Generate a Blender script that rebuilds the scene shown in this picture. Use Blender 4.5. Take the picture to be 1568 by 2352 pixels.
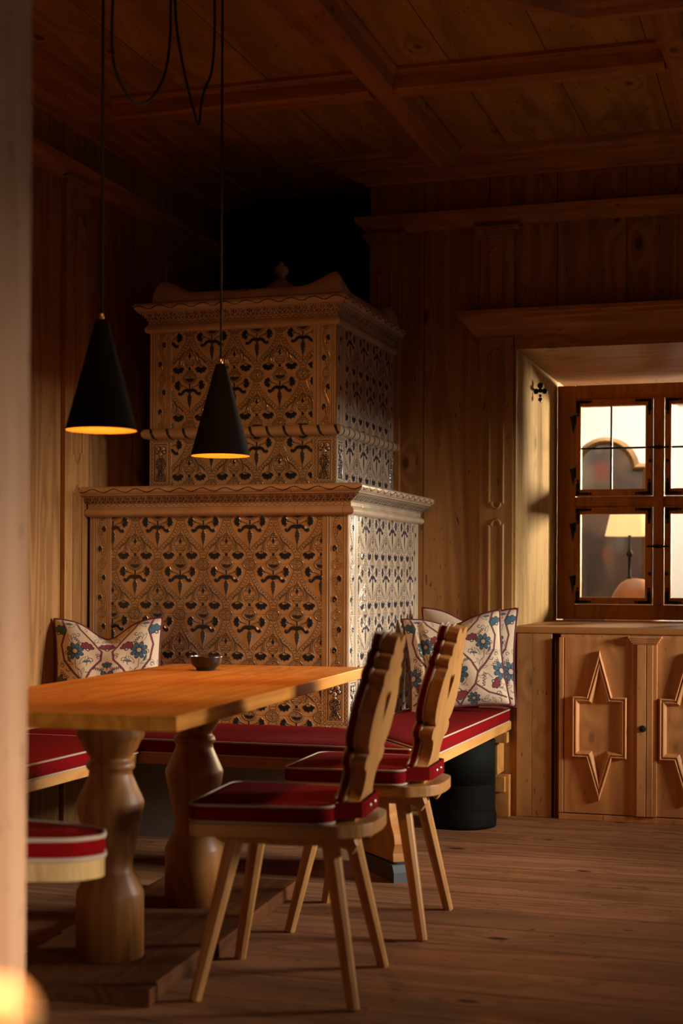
import bpy, math, random
import numpy as np
from mathutils import Vector, Matrix
for o in list(bpy.data.objects): bpy.data.objects.remove(o, do_unlink=True)
SC = bpy.context.scene; COL = SC.collection
PI = math.pi
R = math.radians
# ------------------------------------------------------------------ camera
cam_d = bpy.data.cameras.new('camera'); cam = bpy.data.objects.new('camera', cam_d); COL.objects.link(cam)
cam_d.sensor_width = 36; cam_d.sensor_fit = 'AUTO'; cam_d.lens = 3400 / 2352 * 36
cam_d.shift_y = (1331 - 1176) / 2352
cam_d.clip_start = .05; cam_d.clip_end = 60
cam.matrix_world = Matrix.Translation((0, 0, 1.07)) @ Matrix.Rotation(R(17.5), 4, 'Z') @ Matrix.Rotation(R(90), 4, 'X') @ Matrix.Rotation(.0045, 4, 'Z')
cam_d.dof.use_dof = True; cam_d.dof.focus_distance = 5.9; cam_d.dof.aperture_fstop = 2.6
SC.camera = cam
# ------------------------------------------------------------------ world, exposure, large lights
SC.view_settings.view_transform = 'Standard'; SC.view_settings.look = 'None'
SC.view_settings.exposure = -.32; SC.view_settings.gamma = 1; SC.view_settings.use_curve_mapping = False
w = bpy.data.worlds.new('world'); SC.world = w; w.use_nodes = True
w.node_tree.nodes['Background'].inputs[0].default_value = (.75, .85, 1, 1)
w.node_tree.nodes['Background'].inputs[1].default_value = .6

def area(name, loc, target, sx, sy, power, col, spread=None):
    l = bpy.data.lights.new(name, 'AREA'); l.shape = 'RECTANGLE'; l.size = sx; l.size_y = sy; l.energy = power; l.color = col
    if spread: l.spread = R(spread)
    o = bpy.data.objects.new(name, l); COL.objects.link(o); o.location = loc
    o.rotation_euler = (Vector(target) - Vector(loc)).to_track_quat('-Z', 'Y').to_euler(); return o
# daylight outside the right-hand window (opening in the wall x=1.6, y 4.25..5.65, z .85..1.95)
area('daylight_right', (5.6, 6.1, 2.05), (-1.6, 5.6, 1.0), 3.4, 1.2, 2100, (1.0, .95, .86))
# added narrow fill for the doorpost and bench end; no window known there
area('doorpost_fill', (3.6, 1.15, .95), (-1.3, 2.35, .35), .9, .9, 12, (1.0, .88, .78), 26)
# daylight coming into the neighbouring room and on through the little window
area('daylight_next_room', (.75, 10.7, 1.75), (-1.2, 7.3, 1.4), .4, .6, 85, (1.0, .80, .50), 70)
area('next_room_fill', (-1.0, 9.6, 3.0), (-1.0, 11.3, 1.2), 2.0, 1.2, 54, (1.0, .95, .84), 120)  # added fill to brighten the white wall, not a known lamp
# added warm fill for the stove front, no fixture behind it
area('stove_front_fill', (-.95, 2.9, 2.85), (-2.15, 5.6, .75), .5, .5, 4.5, (1.0, .40, .10), 50)

# ------------------------------------------------------------------ helpers
def tag(o, label=None, cat=None, group=None, kind=None):
    if label: o['label'] = label
    if cat: o['category'] = cat
    if group: o['group'] = group
    if kind: o['kind'] = kind
    return o
def empty(name, loc=(0, 0, 0), rz=0):
    o = bpy.data.objects.new(name, None); COL.objects.link(o); o.location = loc; o.rotation_euler = (0, 0, rz); o.empty_display_size = .1; return o
def link(name, me, mat=None, parent=None, smooth=False, bevel=0):
    if mat is not None:
        me.materials.clear(); me.materials.append(mat)
    if smooth:
        me.polygons.foreach_set('use_smooth', [True] * len(me.polygons))
    o = bpy.data.objects.new(name, me); COL.objects.link(o)
    if parent: o.parent = parent
    if bevel:
        m = o.modifiers.new('bevel', 'BEVEL'); m.width = bevel; m.segments = 2; m.limit_method = 'ANGLE'; m.angle_limit = R(40)
    return o
class MB:
    def __init__(s): s.v = []; s.f = []; s.sm = []
    def add(s, vs, fs, smooth=False):
        n = len(s.v); s.v += [tuple(p) for p in vs]; s.f += [tuple(i + n for i in f) for f in fs]; s.sm += [smooth] * len(fs); return s
    def box(s, x0, x1, y0, y1, z0, z1, M=None):
        vs = [(x, y, z) for x in (x0, x1) for y in (y0, y1) for z in (z0, z1)]
        if M: vs = [M @ Vector(p) for p in vs]
        return s.add(vs, [(0, 1, 3, 2), (4, 6, 7, 5), (0, 4, 5, 1), (2, 3, 7, 6), (0, 2, 6, 4), (1, 5, 7, 3)])
    def lathe(s, prof, c=(0, 0, 0), n=32, smooth=True, cap=True, M=None):
        vs = []; fs = []
        for r, z in prof:
            for k in range(n):
                a = 2 * PI * k / n; vs.append(Vector((c[0] + r * math.cos(a), c[1] + r * math.sin(a), c[2] + z)))
        if M: vs = [M @ p for p in vs]
        for i in range(len(prof) - 1):
            for k in range(n):
                k2 = (k + 1) % n; fs.append((i * n + k, i * n + k2, (i + 1) * n + k2, (i + 1) * n + k))
        s.add(vs, fs, smooth)
        if cap:
            m = len(s.v) - len(vs)
            s.f.append(tuple(m + k for k in reversed(range(n)))); s.sm.append(False)
            s.f.append(tuple(m + (len(prof) - 1) * n + k for k in range(n))); s.sm.append(False)
        return s
    def tube(s, pts, r, n=8, closed=False, rs=None):
        pts = [Vector(p) for p in pts]; N = len(pts); vs = []; fs = []; up = None
        for i, p in enumerate(pts):
            if closed: d = pts[(i + 1) % N] - pts[i - 1]
            else: d = pts[min(i + 1, N - 1)] - pts[max(i - 1, 0)]
            d.normalize()
            if up is None: up = Vector((0, 0, 1)) if abs(d.z) < .9 else Vector((1, 0, 0))
            a = d.cross(up).normalized(); b = a.cross(d).normalized(); up = b
            rr = rs[i] if rs else r
            for k in range(n):
                t = 2 * PI * k / n; vs.append(p + a * rr * math.cos(t) + b * rr * math.sin(t))
        for i in range(N if closed else N - 1):
            j = (i + 1) % N
            for k in range(n):
                k2 = (k + 1) % n; fs.append((i * n + k, i * n + k2, j * n + k2, j * n + k))
        if not closed: fs += [tuple(range(n))[::-1], tuple((N - 1) * n + k for k in range(n))]
        return s.add(vs, fs, True)
    def taper(s, p0, p1, r0, r1, n=8, ang=PI / 8, smooth=False):
        p0 = Vector(p0); p1 = Vector(p1); q = (p1 - p0).to_track_quat('Z', 'X'); vs = []
        for p, r in ((p0, r0), (p1, r1)):
            for k in range(n):
                a = ang + 2 * PI * k / n; vs.append(p + q @ Vector((r * math.cos(a), r * math.sin(a), 0)))
        fs = [(k, (k + 1) % n, n + (k + 1) % n, n + k) for k in range(n)] + [tuple(range(n))[::-1], tuple(range(n, 2 * n))]
        return s.add(vs, fs, smooth)
    def prism(s, pts, f0, f1):
        """outline pts (a,b); f0/f1 map (a,b)->3D for the two faces (convex-ish or tessellated)"""
        from mathutils.geometry import tessellate_polygon
        n = len(pts); vs = [f0(a, b) for a, b in pts] + [f1(a, b) for a, b in pts]
        tr = tessellate_polygon([[Vector((a, b, 0)) for a, b in pts]])
        fs = [tuple(t) for t in tr] + [tuple(n + i for i in t[::-1]) for t in tr]
        fs += [(i, (i + 1) % n, n + (i + 1) % n, n + i) for i in range(n)]
        return s.add(vs, fs)
    def sweep(s, path, prof, fmap, closed=False):
        """mitred sweep: path 2D, profile (d,h): d to the LEFT of travel, h height"""
        P = [Vector(p) for p in path]; N = len(P); vs = []; fs = []; m = len(prof)
        for i in range(N):
            if closed or 0 < i < N - 1:
                d0 = (P[i] - P[i - 1]).normalized(); d1 = (P[(i + 1) % N] - P[i]).normalized()
                n0 = Vector((-d0.y, d0.x)); n1 = Vector((-d1.y, d1.x)); q = n0 + n1
                q = q / max(.15, q.dot(n0))
            else:
                d = (P[1] - P[0]) if i == 0 else (P[-1] - P[-2]); d.normalize(); q = Vector((-d.y, d.x))
            for dd, h in prof: vs.append(fmap(P[i].x + q.x * dd, P[i].y + q.y * dd, h))
        for i in range(N if closed else N - 1):
            j = (i + 1) % N
            for k in range(m - 1): fs.append((i * m + k, j * m + k, j * m + k + 1, i * m + k + 1))
        if not closed: fs += [tuple(range(m)), tuple((N - 1) * m + k for k in range(m))[::-1]]
        return s.add(vs, fs)
    def build(s, name, mat, parent=None, bevel=0, fix=True):
        me = bpy.data.meshes.new(name); me.from_pydata([tuple(v) for v in s.v], [], s.f); me.update()
        if fix:
            import bmesh
            bm = bmesh.new(); bm.from_mesh(me); bmesh.ops.recalc_face_normals(bm, faces=bm.faces); bm.to_mesh(me); bm.free()
        me.polygons.foreach_set('use_smooth', s.sm); me.materials.append(mat)
        return link(name, me, None, parent, False, bevel)
def grid_mesh(name, P, C, mat, parent=None, smooth=True):
    nv, nu = P.shape[:2]
    me = bpy.data.meshes.new(name); me.vertices.add(nv * nu); me.vertices.foreach_set('co', P.reshape(-1).astype(np.float32))
    idx = np.arange(nv * nu).reshape(nv, nu)
    q = np.stack([idx[:-1, :-1], idx[:-1, 1:], idx[1:, 1:], idx[1:, :-1]], -1).reshape(-1, 4); nf = len(q)
    me.loops.add(nf * 4); me.loops.foreach_set('vertex_index', q.reshape(-1).astype(np.int32))
    me.polygons.add(nf); me.polygons.foreach_set('loop_start', np.arange(0, nf * 4, 4, dtype=np.int32))
    me.polygons.foreach_set('use_smooth', np.full(nf, smooth))
    me.update(calc_edges=True)
    if C is not None:
        at = me.color_attributes.new('col', 'FLOAT_COLOR', 'POINT')
        c4 = np.ones((nv * nu, 4), np.float32); c4[:, :3] = C.reshape(nv * nu, -1) if C.ndim == 3 else C.reshape(-1, 1)
        at.data.foreach_set('color', c4.reshape(-1))
    me.validate(); me.materials.append(mat)
    return link(name, me, None, parent)
def copy_tree(o, parent=None):
    c = o.copy(); COL.objects.link(c); c.parent = parent
    for ch in list(o.children): copy_tree(ch, c)
    return c

# ------------------------------------------------------------------ materials
def nodes(name):
    m = bpy.data.materials.new(name); m.use_nodes = True; nt = m.node_tree; b = nt.nodes['Principled BSDF']; return m, nt, b
def N(nt, t, **k):
    n = nt.nodes.new(t)
    for a, v in k.items(): setattr(n, a, v)
    return n
def mixc(nt, fac, a, b, mode='MIX'):
    n = N(nt, 'ShaderNodeMix', data_type='RGBA', blend_type=mode)
    for i, v in ((0, fac), (6, a), (7, b)):
        if isinstance(v, bpy.types.NodeSocket): nt.links.new(v, n.inputs[i])
        elif i == 0: n.inputs[0].default_value = v
        else: n.inputs[i].default_value = (*v, 1)
    return n.outputs[2]
def mth(nt, op, a, b=0., c=0.):
    n = N(nt, 'ShaderNodeMath', operation=op)
    for i, v in enumerate((a, b, c)):
        if isinstance(v, bpy.types.NodeSocket): nt.links.new(v, n.inputs[i])
        else: n.inputs[i].default_value = v
    return n.outputs[0]
def ramp(nt, fac, p0, p1):
    n = N(nt, 'ShaderNodeMapRange', interpolation_type='SMOOTHSTEP'); nt.links.new(fac, n.inputs[0]); n.inputs[1].default_value = p0; n.inputs[2].default_value = p1; return n.outputs[0]
def kdark(d): return tuple(v * .2 for v in d)
def wood(name, light, dark, axis='z', rough=.5, plank=None, pax='x', knots=1., grain=1., ringscale=9., coat=0., seam=.0035, seed=0., spec=.35):
    """pine: long grain along <axis>; optional plank seams every <plank> metres across <pax>"""
    m, nt, b = nodes(name)
    tc = N(nt, 'ShaderNodeTexCoord'); sep = N(nt, 'ShaderNodeSeparateXYZ'); nt.links.new(tc.outputs['Object'], sep.inputs[0])
    ax = {'x': 0, 'y': 1, 'z': 2}; co = [sep.outputs[i] for i in range(3)]
    sc = [1., 1., 1.]; sc[ax[axis]] = .07
    rnd = None
    if plank:
        q = mth(nt, 'DIVIDE', mth(nt, 'ADD', co[ax[pax]], 20.), plank); fl = mth(nt, 'FLOOR', q); fr = mth(nt, 'FRACT', q)
        wn = N(nt, 'ShaderNodeTexWhiteNoise', noise_dimensions='1D'); nt.links.new(fl, wn.inputs['W']); rnd = wn.outputs['Value']
        co[ax[axis]] = mth(nt, 'ADD', co[ax[axis]], mth(nt, 'MULTIPLY', rnd, 13.))
    cb = N(nt, 'ShaderNodeCombineXYZ')
    for i in range(3): nt.links.new(mth(nt, 'MULTIPLY_ADD', co[i], sc[i], seed), cb.inputs[i])
    # knots
    kc = N(nt, 'ShaderNodeCombineXYZ'); ks = [1., 1., 1.]; ks[ax[axis]] = .55
    for i in range(3): nt.links.new(mth(nt, 'MULTIPLY_ADD', co[i], ks[i], seed * 2), kc.inputs[i])
    vo = N(nt, 'ShaderNodeTexVoronoi'); vo.inputs['Scale'].default_value = 4.2; vo.inputs['Randomness'].default_value = 1; nt.links.new(kc.outputs[0], vo.inputs['Vector'])
    kn = ramp(nt, mth(nt, 'ADD', vo.outputs['Distance'], 0.), .095, .045)
    kpull = ramp(nt, vo.outputs['Distance'], .35, .0)
    # rings
    no = N(nt, 'ShaderNodeTexNoise'); no.inputs['Scale'].default_value = ringscale * .5; no.inputs['Detail'].default_value = 2; nt.links.new(cb.outputs[0], no.inputs['Vector'])
    ph = mth(nt, 'ADD', mth(nt, 'MULTIPLY', no.outputs[0], 60. * grain), mth(nt, 'MULTIPLY', kpull, 9.))
    rg = mth(nt, 'SINE', ph); rg = mth(nt, 'MULTIPLY_ADD', rg, .5, .5)
    fine = N(nt, 'ShaderNodeTexNoise'); fine.inputs['Scale'].default_value = 160; fine.inputs['Detail'].default_value = 3; nt.links.new(cb.outputs[0], fine.inputs['Vector'])
    big = N(nt, 'ShaderNodeTexNoise'); big.inputs['Scale'].default_value = 2.3; big.inputs['Detail'].default_value = 3; nt.links.new(tc.outputs['Object'], big.inputs['Vector'])
    f = mth(nt, 'MULTIPLY_ADD', rg, .55, mth(nt, 'MULTIPLY', fine.outputs[0], .5))
    f = mth(nt, 'ADD', f, mth(nt, 'MULTIPLY_ADD', big.outputs[0], .9, -.5))
    if rnd is not None: f = mth(nt, 'ADD', f, mth(nt, 'MULTIPLY_ADD', rnd, .35, -.17))
    cl = N(nt, 'ShaderNodeClamp'); nt.links.new(f, cl.inputs[0])
    col = mixc(nt, cl.outputs[0], light, dark)
    # old stains and small dark flecks along the grain
    sc2 = N(nt, 'ShaderNodeCombineXYZ'); s2 = [1., 1., 1.]; s2[ax[axis]] = .22
    for i in range(3): nt.links.new(mth(nt, 'MULTIPLY_ADD', co[i], s2[i], seed * 3), sc2.inputs[i])
    st1 = N(nt, 'ShaderNodeTexNoise'); st1.inputs['Scale'].default_value = 9; st1.inputs['Detail'].default_value = 6; st1.inputs['Roughness'].default_value = .65; nt.links.new(sc2.outputs[0], st1.inputs['Vector'])
    col = mixc(nt, mth(nt, 'MULTIPLY', ramp(nt, st1.outputs[0], .52, .72), .55 * min(1, knots + .2)), col, tuple(v * .6 for v in dark))
    st2 = N(nt, 'ShaderNodeTexNoise'); st2.inputs['Scale'].default_value = 85; st2.inputs['Detail'].default_value = 1; nt.links.new(sc2.outputs[0], st2.inputs['Vector'])
    col = mixc(nt, mth(nt, 'MULTIPLY', ramp(nt, st2.outputs[0], .70, .76), .75 * knots), col, kdark(dark))
    kd = tuple(v * .28 for v in dark)
    if knots: col = mixc(nt, mth(nt, 'MULTIPLY', kn, .85 * knots), col, kd)
    hgt = mth(nt, 'MULTIPLY', rg, .3)
    if plank:
        e = mth(nt, 'MINIMUM', fr, mth(nt, 'SUBTRACT', 1., fr)); sm = ramp(nt, e, seam / plank, seam * .35 / plank)
        col = mixc(nt, mth(nt, 'MULTIPLY', sm, .8), col, tuple(v * .15 for v in dark)); hgt = mth(nt, 'SUBTRACT', hgt, mth(nt, 'MULTIPLY', sm, 3.))
    nt.links.new(col, b.inputs['Base Color']); b.inputs['Roughness'].default_value = rough; b.inputs['Specular IOR Level'].default_value = spec
    b.inputs['Coat Weight'].default_value = coat; b.inputs['Coat Roughness'].default_value = .25
    bp = N(nt, 'ShaderNodeBump'); bp.inputs['Strength'].default_value = .35; bp.inputs['Distance'].default_value = .0012; nt.links.new(hgt, bp.inputs['Height']); nt.links.new(bp.outputs[0], b.inputs['Normal'])
    return m
def plain(name, col, rough=.5, metal=0., bump=0., bscale=200, var=0., coat=0., sheen=0.):
    m, nt, b = nodes(name)
    b.inputs['Roughness'].default_value = rough; b.inputs['Metallic'].default_value = metal; b.inputs['Coat Weight'].default_value = coat; b.inputs['Sheen Weight'].default_value = sheen
    tc = N(nt, 'ShaderNodeTexCoord'); no = N(nt, 'ShaderNodeTexNoise'); no.inputs['Scale'].default_value = bscale; no.inputs['Detail'].default_value = 4; nt.links.new(tc.outputs['Object'], no.inputs['Vector'])
    n2 = N(nt, 'ShaderNodeTexNoise'); n2.inputs['Scale'].default_value = 6; nt.links.new(tc.outputs['Object'], n2.inputs['Vector'])
    c = mixc(nt, n2.outputs[0], tuple(v * (1 + var) for v in col), tuple(v * (1 - var) for v in col)); nt.links.new(c, b.inputs['Base Color'])
    if bump:
        bp = N(nt, 'ShaderNodeBump'); bp.inputs['Strength'].default_value = bump; bp.inputs['Distance'].default_value = .001; nt.links.new(no.outputs[0], bp.inputs['Height']); nt.links.new(bp.outputs[0], b.inputs['Normal'])
    return m
OL, OD = (.46, .245, .098), (.25, .115, .04)          # old brown pine
M = {}
M['wall_wood'] = wood('old pine boards', (.40, .195, .060), (.215, .092, .024), 'z', .55, .31, 'x', 1.1, seed=.3)
M['wall_wood_left'] = wood('old pine boards left', (.40, .195, .060), (.215, .092, .024), 'z', .55, .33, 'y', 1., seed=1.7)
M['pil_wood'] = wood('pilaster pine', (.42, .21, .06), (.25, .11, .028), 'z', .5, knots=.8, seed=2.1)
M['trim_x'] = wood('moulding pine x', (.46, .20, .055), (.27, .105, .025), 'x', .5, knots=.9, seed=3.3)
M['trim_y'] = wood('moulding pine y', (.46, .20, .055), (.27, .105, .025), 'y', .5, knots=.9, seed=4.3)
M['ceil'] = wood('ceiling boards', (.46, .26, .055), (.25, .125, .024), 'y', .6, .36, 'x', 1., ringscale=5, seed=5.1)
M['cup'] = wood('cupboard pine', (.54, .235, .075), (.34, .13, .035), 'z', .45, knots=.7, seed=6.2)
M['door'] = wood('cupboard door pine', (.64, .29, .095), (.43, .17, .05), 'z', .5, knots=.7, seed=6.2)  # cupboard pine lightened in the colour, standing in for side light
M['board_new'] = wood('newer pine', (0.524, 0.271, 0.095), (0.349, 0.156, 0.050), 'z', .5, .09, 'x', 1., seam=.0015, seed=7.7)
M['jamb'] = wood('pale jamb pine', (.50, .32, .13), (.34, .19, .065), 'z', .8, knots=1., seed=8.8, spec=.08)
M['floor'] = wood('floor boards', (.37, .17, .078), (.19, .078, .032), 'x', .62, .24, 'y', 1.3, ringscale=7, seam=.004, seed=9.1, spec=.2)
M['table'] = wood('table larch', (.60, .24, .035), (.40, .13, .012), 'y', .5, .145, 'x', .5, grain=1.2, seam=.0008, seed=10.4, spec=.2)
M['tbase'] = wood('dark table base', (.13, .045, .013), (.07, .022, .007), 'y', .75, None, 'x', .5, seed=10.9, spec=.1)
M['tleg'] = wood('table turned larch', (.34, .135, .03), (.20, .07, .014), 'z', .45, knots=.3, grain=1.6, seed=11.9)
M['chair'] = wood('chair ash', (.56, .275, .08), (.42, .18, .05), 'z', .38, knots=0, coat=.2, seed=12.2)
M['chairseat'] = wood('chair seat ash', (.50, .235, .068), (.36, .15, .042), 'x', .35, knots=0, coat=.3, seed=12.9)
M['bench'] = wood('bench pine', (0.563, 0.271, 0.070), (0.407, 0.164, 0.040), 'y', .45, knots=.3, seed=13.4)
M['post'] = wood('door post pine', (.54, .31, .17), (.40, .20, .10), 'z', .5, knots=.9, seed=14.6)
M['red'] = plain('red wool cloth', (.155, .0015, .002), 1., bump=.5, bscale=900, var=.15)
M['red'].node_tree.nodes['Principled BSDF'].inputs['Specular IOR Level'].default_value = .08
M['white'] = plain('cream piping', (.38, .28, .19), .8, bump=.4, bscale=1500, var=.08)
M['dred'] = plain('dark red piping', (.11, .012, .016), .85, bump=.4, bscale=1200, var=.1)
M['iron'] = plain('black iron', (.02, .02, .022), .45, .7, .5, 120, .2)
M['lamp'] = plain('lamp black lacquer', (.004, .003, .003), .8, 0, 0); M['lamp'].node_tree.nodes['Principled BSDF'].inputs['Specular IOR Level'].default_value = .06
M['cord'] = plain('black cord', (.006, .005, .005), .8)
M['brass'] = plain('brass nipple', (.55, .36, .18), .35, .9)
M['plaster'] = plain('white plaster', (.86, .82, .74), .9, 0, .3, 60, .03)
M['plinth'] = plain('grey plaster plinth', (.26, .235, .20), .9, 0, .6, 40, .12)
M['niche_shade'] = plain('shade-darkened plaster', (.035, .018, .012), .95, 0, .4, 30, .2)  # near-black so the niche stays dark: shade put into the colour
M['bin'] = plain('dark green enamel', (.004, .004, .002), .8, 0, .1, 50, .1)
M['bin2'] = plain('dark brown band', (.004, .002, .001), .8, 0, .1, 50, .1)
for k_ in ('bin', 'bin2'): M[k_].node_tree.nodes['Principled BSDF'].inputs['Specular IOR Level'].default_value = .12
M['bowl'] = plain('dark glazed stoneware', (.010, .006, .005), .3, 0, .05, 40, .2, coat=.2)
M['bowlin'] = plain('brown glaze', (.07, .022, .009), .25, 0, 0, coat=.3)
M['metal'] = plain('nickel stud', (.6, .57, .52), .3, 1.)
M['gold'] = plain('gilt frame', (.20, .10, .03), .4, .6, .5, 40, .3)
def emis(name, col, st, base=(.8, .6, .3)):
    m, nt, b = nodes(name); b.inputs['Base Color'].default_value = (*base, 1); b.inputs['Emission Color'].default_value = (*col, 1); b.inputs['Emission Strength'].default_value = st; return m
M['shade'] = emis('lit lampshade', (1, .70, .30), .8)
M['globe'] = emis('amber globe', (1, .42, .12), .75, (.8, .4, .15))
M['bulb'] = emis('warm bulb', (1, .55, .15), 14)
M['goldin'] = plain('gold lamp lining', (.16, .085, .022), .45, .1)
# stove glaze: painted colour from the vertex attribute, glossy
def glaze():
    m, nt, b = nodes('stove glaze')
    at = N(nt, 'ShaderNodeAttribute', attribute_name='col'); tc = N(nt, 'ShaderNodeTexCoord')
    no = N(nt, 'ShaderNodeTexNoise'); no.inputs['Scale'].default_value = 9; no.inputs['Detail'].default_value = 5; nt.links.new(tc.outputs['Object'], no.inputs['Vector'])
    base = mixc(nt, ramp(nt, no.outputs[0], .35, .65), (.52, .385, .25), (.61, .47, .32))
    n2 = N(nt, 'ShaderNodeTexNoise'); n2.inputs['Scale'].default_value = 60; nt.links.new(tc.outputs['Object'], n2.inputs['Vector'])
    paint = mixc(nt, n2.outputs[0], (.007, .010, .024), (.024, .038, .065))
    c = mixc(nt, at.outputs['Fac'], base, paint); nt.links.new(c, b.inputs['Base Color'])
    b.inputs['Roughness'].default_value = .17; b.inputs['Coat Weight'].default_value = .35; b.inputs['Coat Roughness'].default_value = .1
    bp = N(nt, 'ShaderNodeBump'); bp.inputs['Strength'].default_value = .15; bp.inputs['Distance'].default_value = .001; nt.links.new(no.outputs[0], bp.inputs['Height']); nt.links.new(bp.outputs[0], b.inputs['Normal'])
    return m
M['glaze'] = glaze()
def fabricm():
    m, nt, b = nodes('embroidered linen')
    at = N(nt, 'ShaderNodeAttribute', attribute_name='col'); nt.links.new(at.outputs['Color'], b.inputs['Base Color']); b.inputs['Roughness'].default_value = .9; b.inputs['Sheen Weight'].default_value = .2
    tc = N(nt, 'ShaderNodeTexCoord'); no = N(nt, 'ShaderNodeTexNoise'); no.inputs['Scale'].default_value = 900; nt.links.new(tc.outputs['Object'], no.inputs['Vector'])
    bp = N(nt, 'ShaderNodeBump'); bp.inputs['Strength'].default_value = .4; bp.inputs['Distance'].default_value = .001; nt.links.new(no.outputs[0], bp.inputs['Height']); nt.links.new(bp.outputs[0], b.inputs['Normal'])
    return m
M['suzani'] = fabricm()
def glassm():
    m = bpy.data.materials.new('window glass'); m.use_nodes = True; nt = m.node_tree; nt.nodes.clear()
    o = N(nt, 'ShaderNodeOutputMaterial'); t = N(nt, 'ShaderNodeBsdfTransparent'); g = N(nt, 'ShaderNodeBsdfGlossy'); g.inputs['Roughness'].default_value = .02
    f = N(nt, 'ShaderNodeFresnel'); f.inputs['IOR'].default_value = 1.35; x = N(nt, 'ShaderNodeMixShader'); t.inputs['Color'].default_value = (.97, .97, .95, 1)
    nt.links.new(f.outputs[0], x.inputs[0]); nt.links.new(t.outputs[0], x.inputs[1]); nt.links.new(g.outputs[0], x.inputs[2]); nt.links.new(x.outputs[0], o.inputs[0]); return m
M['glass'] = glassm()

# ------------------------------------------------------------------ room shell
XL, XR, YW, YN, YB = -2.90, 1.6, 6.68, 7.02, -1.5
ZC = 3.0
S = lambda o: tag(o, kind='structure')
S(MB().box(XL - .2, XR + .2, YB - .2, YN + .2, -.1, 0).build('floor', M['floor']))
S(MB().box(XL - .2, XR + .2, YB - .2, YN + .2, ZC, ZC + .1).build('ceiling', M['ceil']))
S(MB().box(XL - .15, XL, YB - .15, YN + .15, 0, ZC).build('wall_left', M['wall_wood_left']))
S(MB().box(XL - .15, XR + .15, YB - .15, YB, 0, ZC).build('wall_front', M['wall_wood']))
# right wall with its window opening
oy0, oy1, oz0, oz1 = 4.95, 6.35, .78, 1.72
wr = MB().box(XR, XR + .25, YB, 1.0, 0, ZC).box(XR, XR + .25, 2.2, oy0, 0, ZC).box(XR, XR + .25, 1.0, 2.2, 0, .3).box(XR, XR + .25, 1.0, 2.2, 1.5, ZC).box(XR, XR + .25, oy1, YW, 0, ZC).box(XR, XR + .25, oy0, oy1, 0, oz0).box(XR, XR + .25, oy0, oy1, oz1, ZC)  # the nearer gap is added only to let the doorpost fill through
S(wr.build('wall_right', M['wall_wood_left']))
wf = MB()
for a, b_ in ((oy0, oy0 + .06), (oy1 - .06, oy1), ((oy0 + oy1) / 2 - .03, (oy0 + oy1) / 2 + .03)): wf.box(XR + .1, XR + .16, a, b_, oz0, oz1)
for a, b_ in ((oz0, oz0 + .06), (oz1 - .06, oz1)): wf.box(XR + .1, XR + .16, oy0, oy1, a, b_)
win2 = S(empty('window_2', (XR, 5.65, .78))); fr = wf.build('window_frame', M['trim_y'], win2); fr.matrix_parent_inverse = Matrix.Translation((-XR, -5.65, -.78))
# niche behind the stove
S(MB().box(XL, -1.97, YN, YN + .15, 0, ZC).build('wall_niche', M['niche_shade']))
# window wall
NX0, NX1, NZ0, NZ1, YG = -1.282, -.2, .861, 2.135, 7.85
ww = MB().box(-1.97, NX0, YW, YG + .25, 0, ZC).box(NX1, XR, YW, YG + .25, 0, ZC).box(NX0, NX1, YW, YG + .25, NZ1, ZC).box(NX0, NX1, YW + .04, YG + .25, 0, NZ0 - .03)
S(ww.build('wall_back', M['wall_wood']))
# pale jamb lining and soffit of the deep window niche
S(MB().box(NX0 - .01, NX0 + .008, YW - .004, YG - .01, NZ0, NZ1).build('trim_4', M['jamb'], bevel=.002))
S(MB().box(NX0, NX1, YW - .002, YG, NZ1 - .012, NZ1 + .01).build('trim_5', M['trim_x']))
# sill board
S(MB().box(-1.325, .2, YW - .035, YG, NZ0 - .03, NZ0).build('trim_6', M['trim_x'], bevel=.004))
# crown, frieze moulding
crown = [(0, 2.915), (.018, 2.915), (.022, 2.925), (.05, 2.93), (.075, 2.942), (.10, 2.955), (.125, 2.957), (.13, 2.968), (.17, 2.972), (.195, 2.982), (.235, 2.984), (.24, 3.001), (0, 3.001)]
friz = [(0, 2.69), (.012, 2.69), (.016, 2.70), (.03, 2.712), (.035, 2.722), (.055, 2.734), (.06, 2.748), (.062, 2.764), (0, 2.768)]
xy = lambda a, b, h: (a, b, h)
S(MB().sweep([(XL, YN), (XL, YB)], crown, xy).build('trim_1', M['trim_y']))
S(MB().sweep([(XL, YN), (XL, YB)], friz, xy).build('trim_2', M['trim_y']))
S(MB().sweep([(XR, YW), (-1.97, YW), (-1.97, YN)], crown, xy).build('trim_3', M['trim_x']))
S(MB().sweep([(XR, YW), (-1.97, YW), (-1.97, YN)], friz, xy).build('trim_7', M['trim_x']))
# window head cornice
hd = [(0, 2.18), (.02, 2.18), (.022, 2.192), (.035, 2.196), (.04, 2.21), (.06, 2.225), (.07, 2.25), (.088, 2.256), (.092, 2.272), (.10, 2.276), (.10, 2.295), (0, 2.297)]
S(MB().sweep([(.1, YW), (-1.44, YW), (-1.44, YW + .02)], [(d * .95, h) for d, h in hd], xy).build('trim_8', M['trim_x']))
S(MB().box(NX0, .1, YW - .014, YW + .02, 2.135, 2.185).build('trim_9', M['trim_x']))

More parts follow.
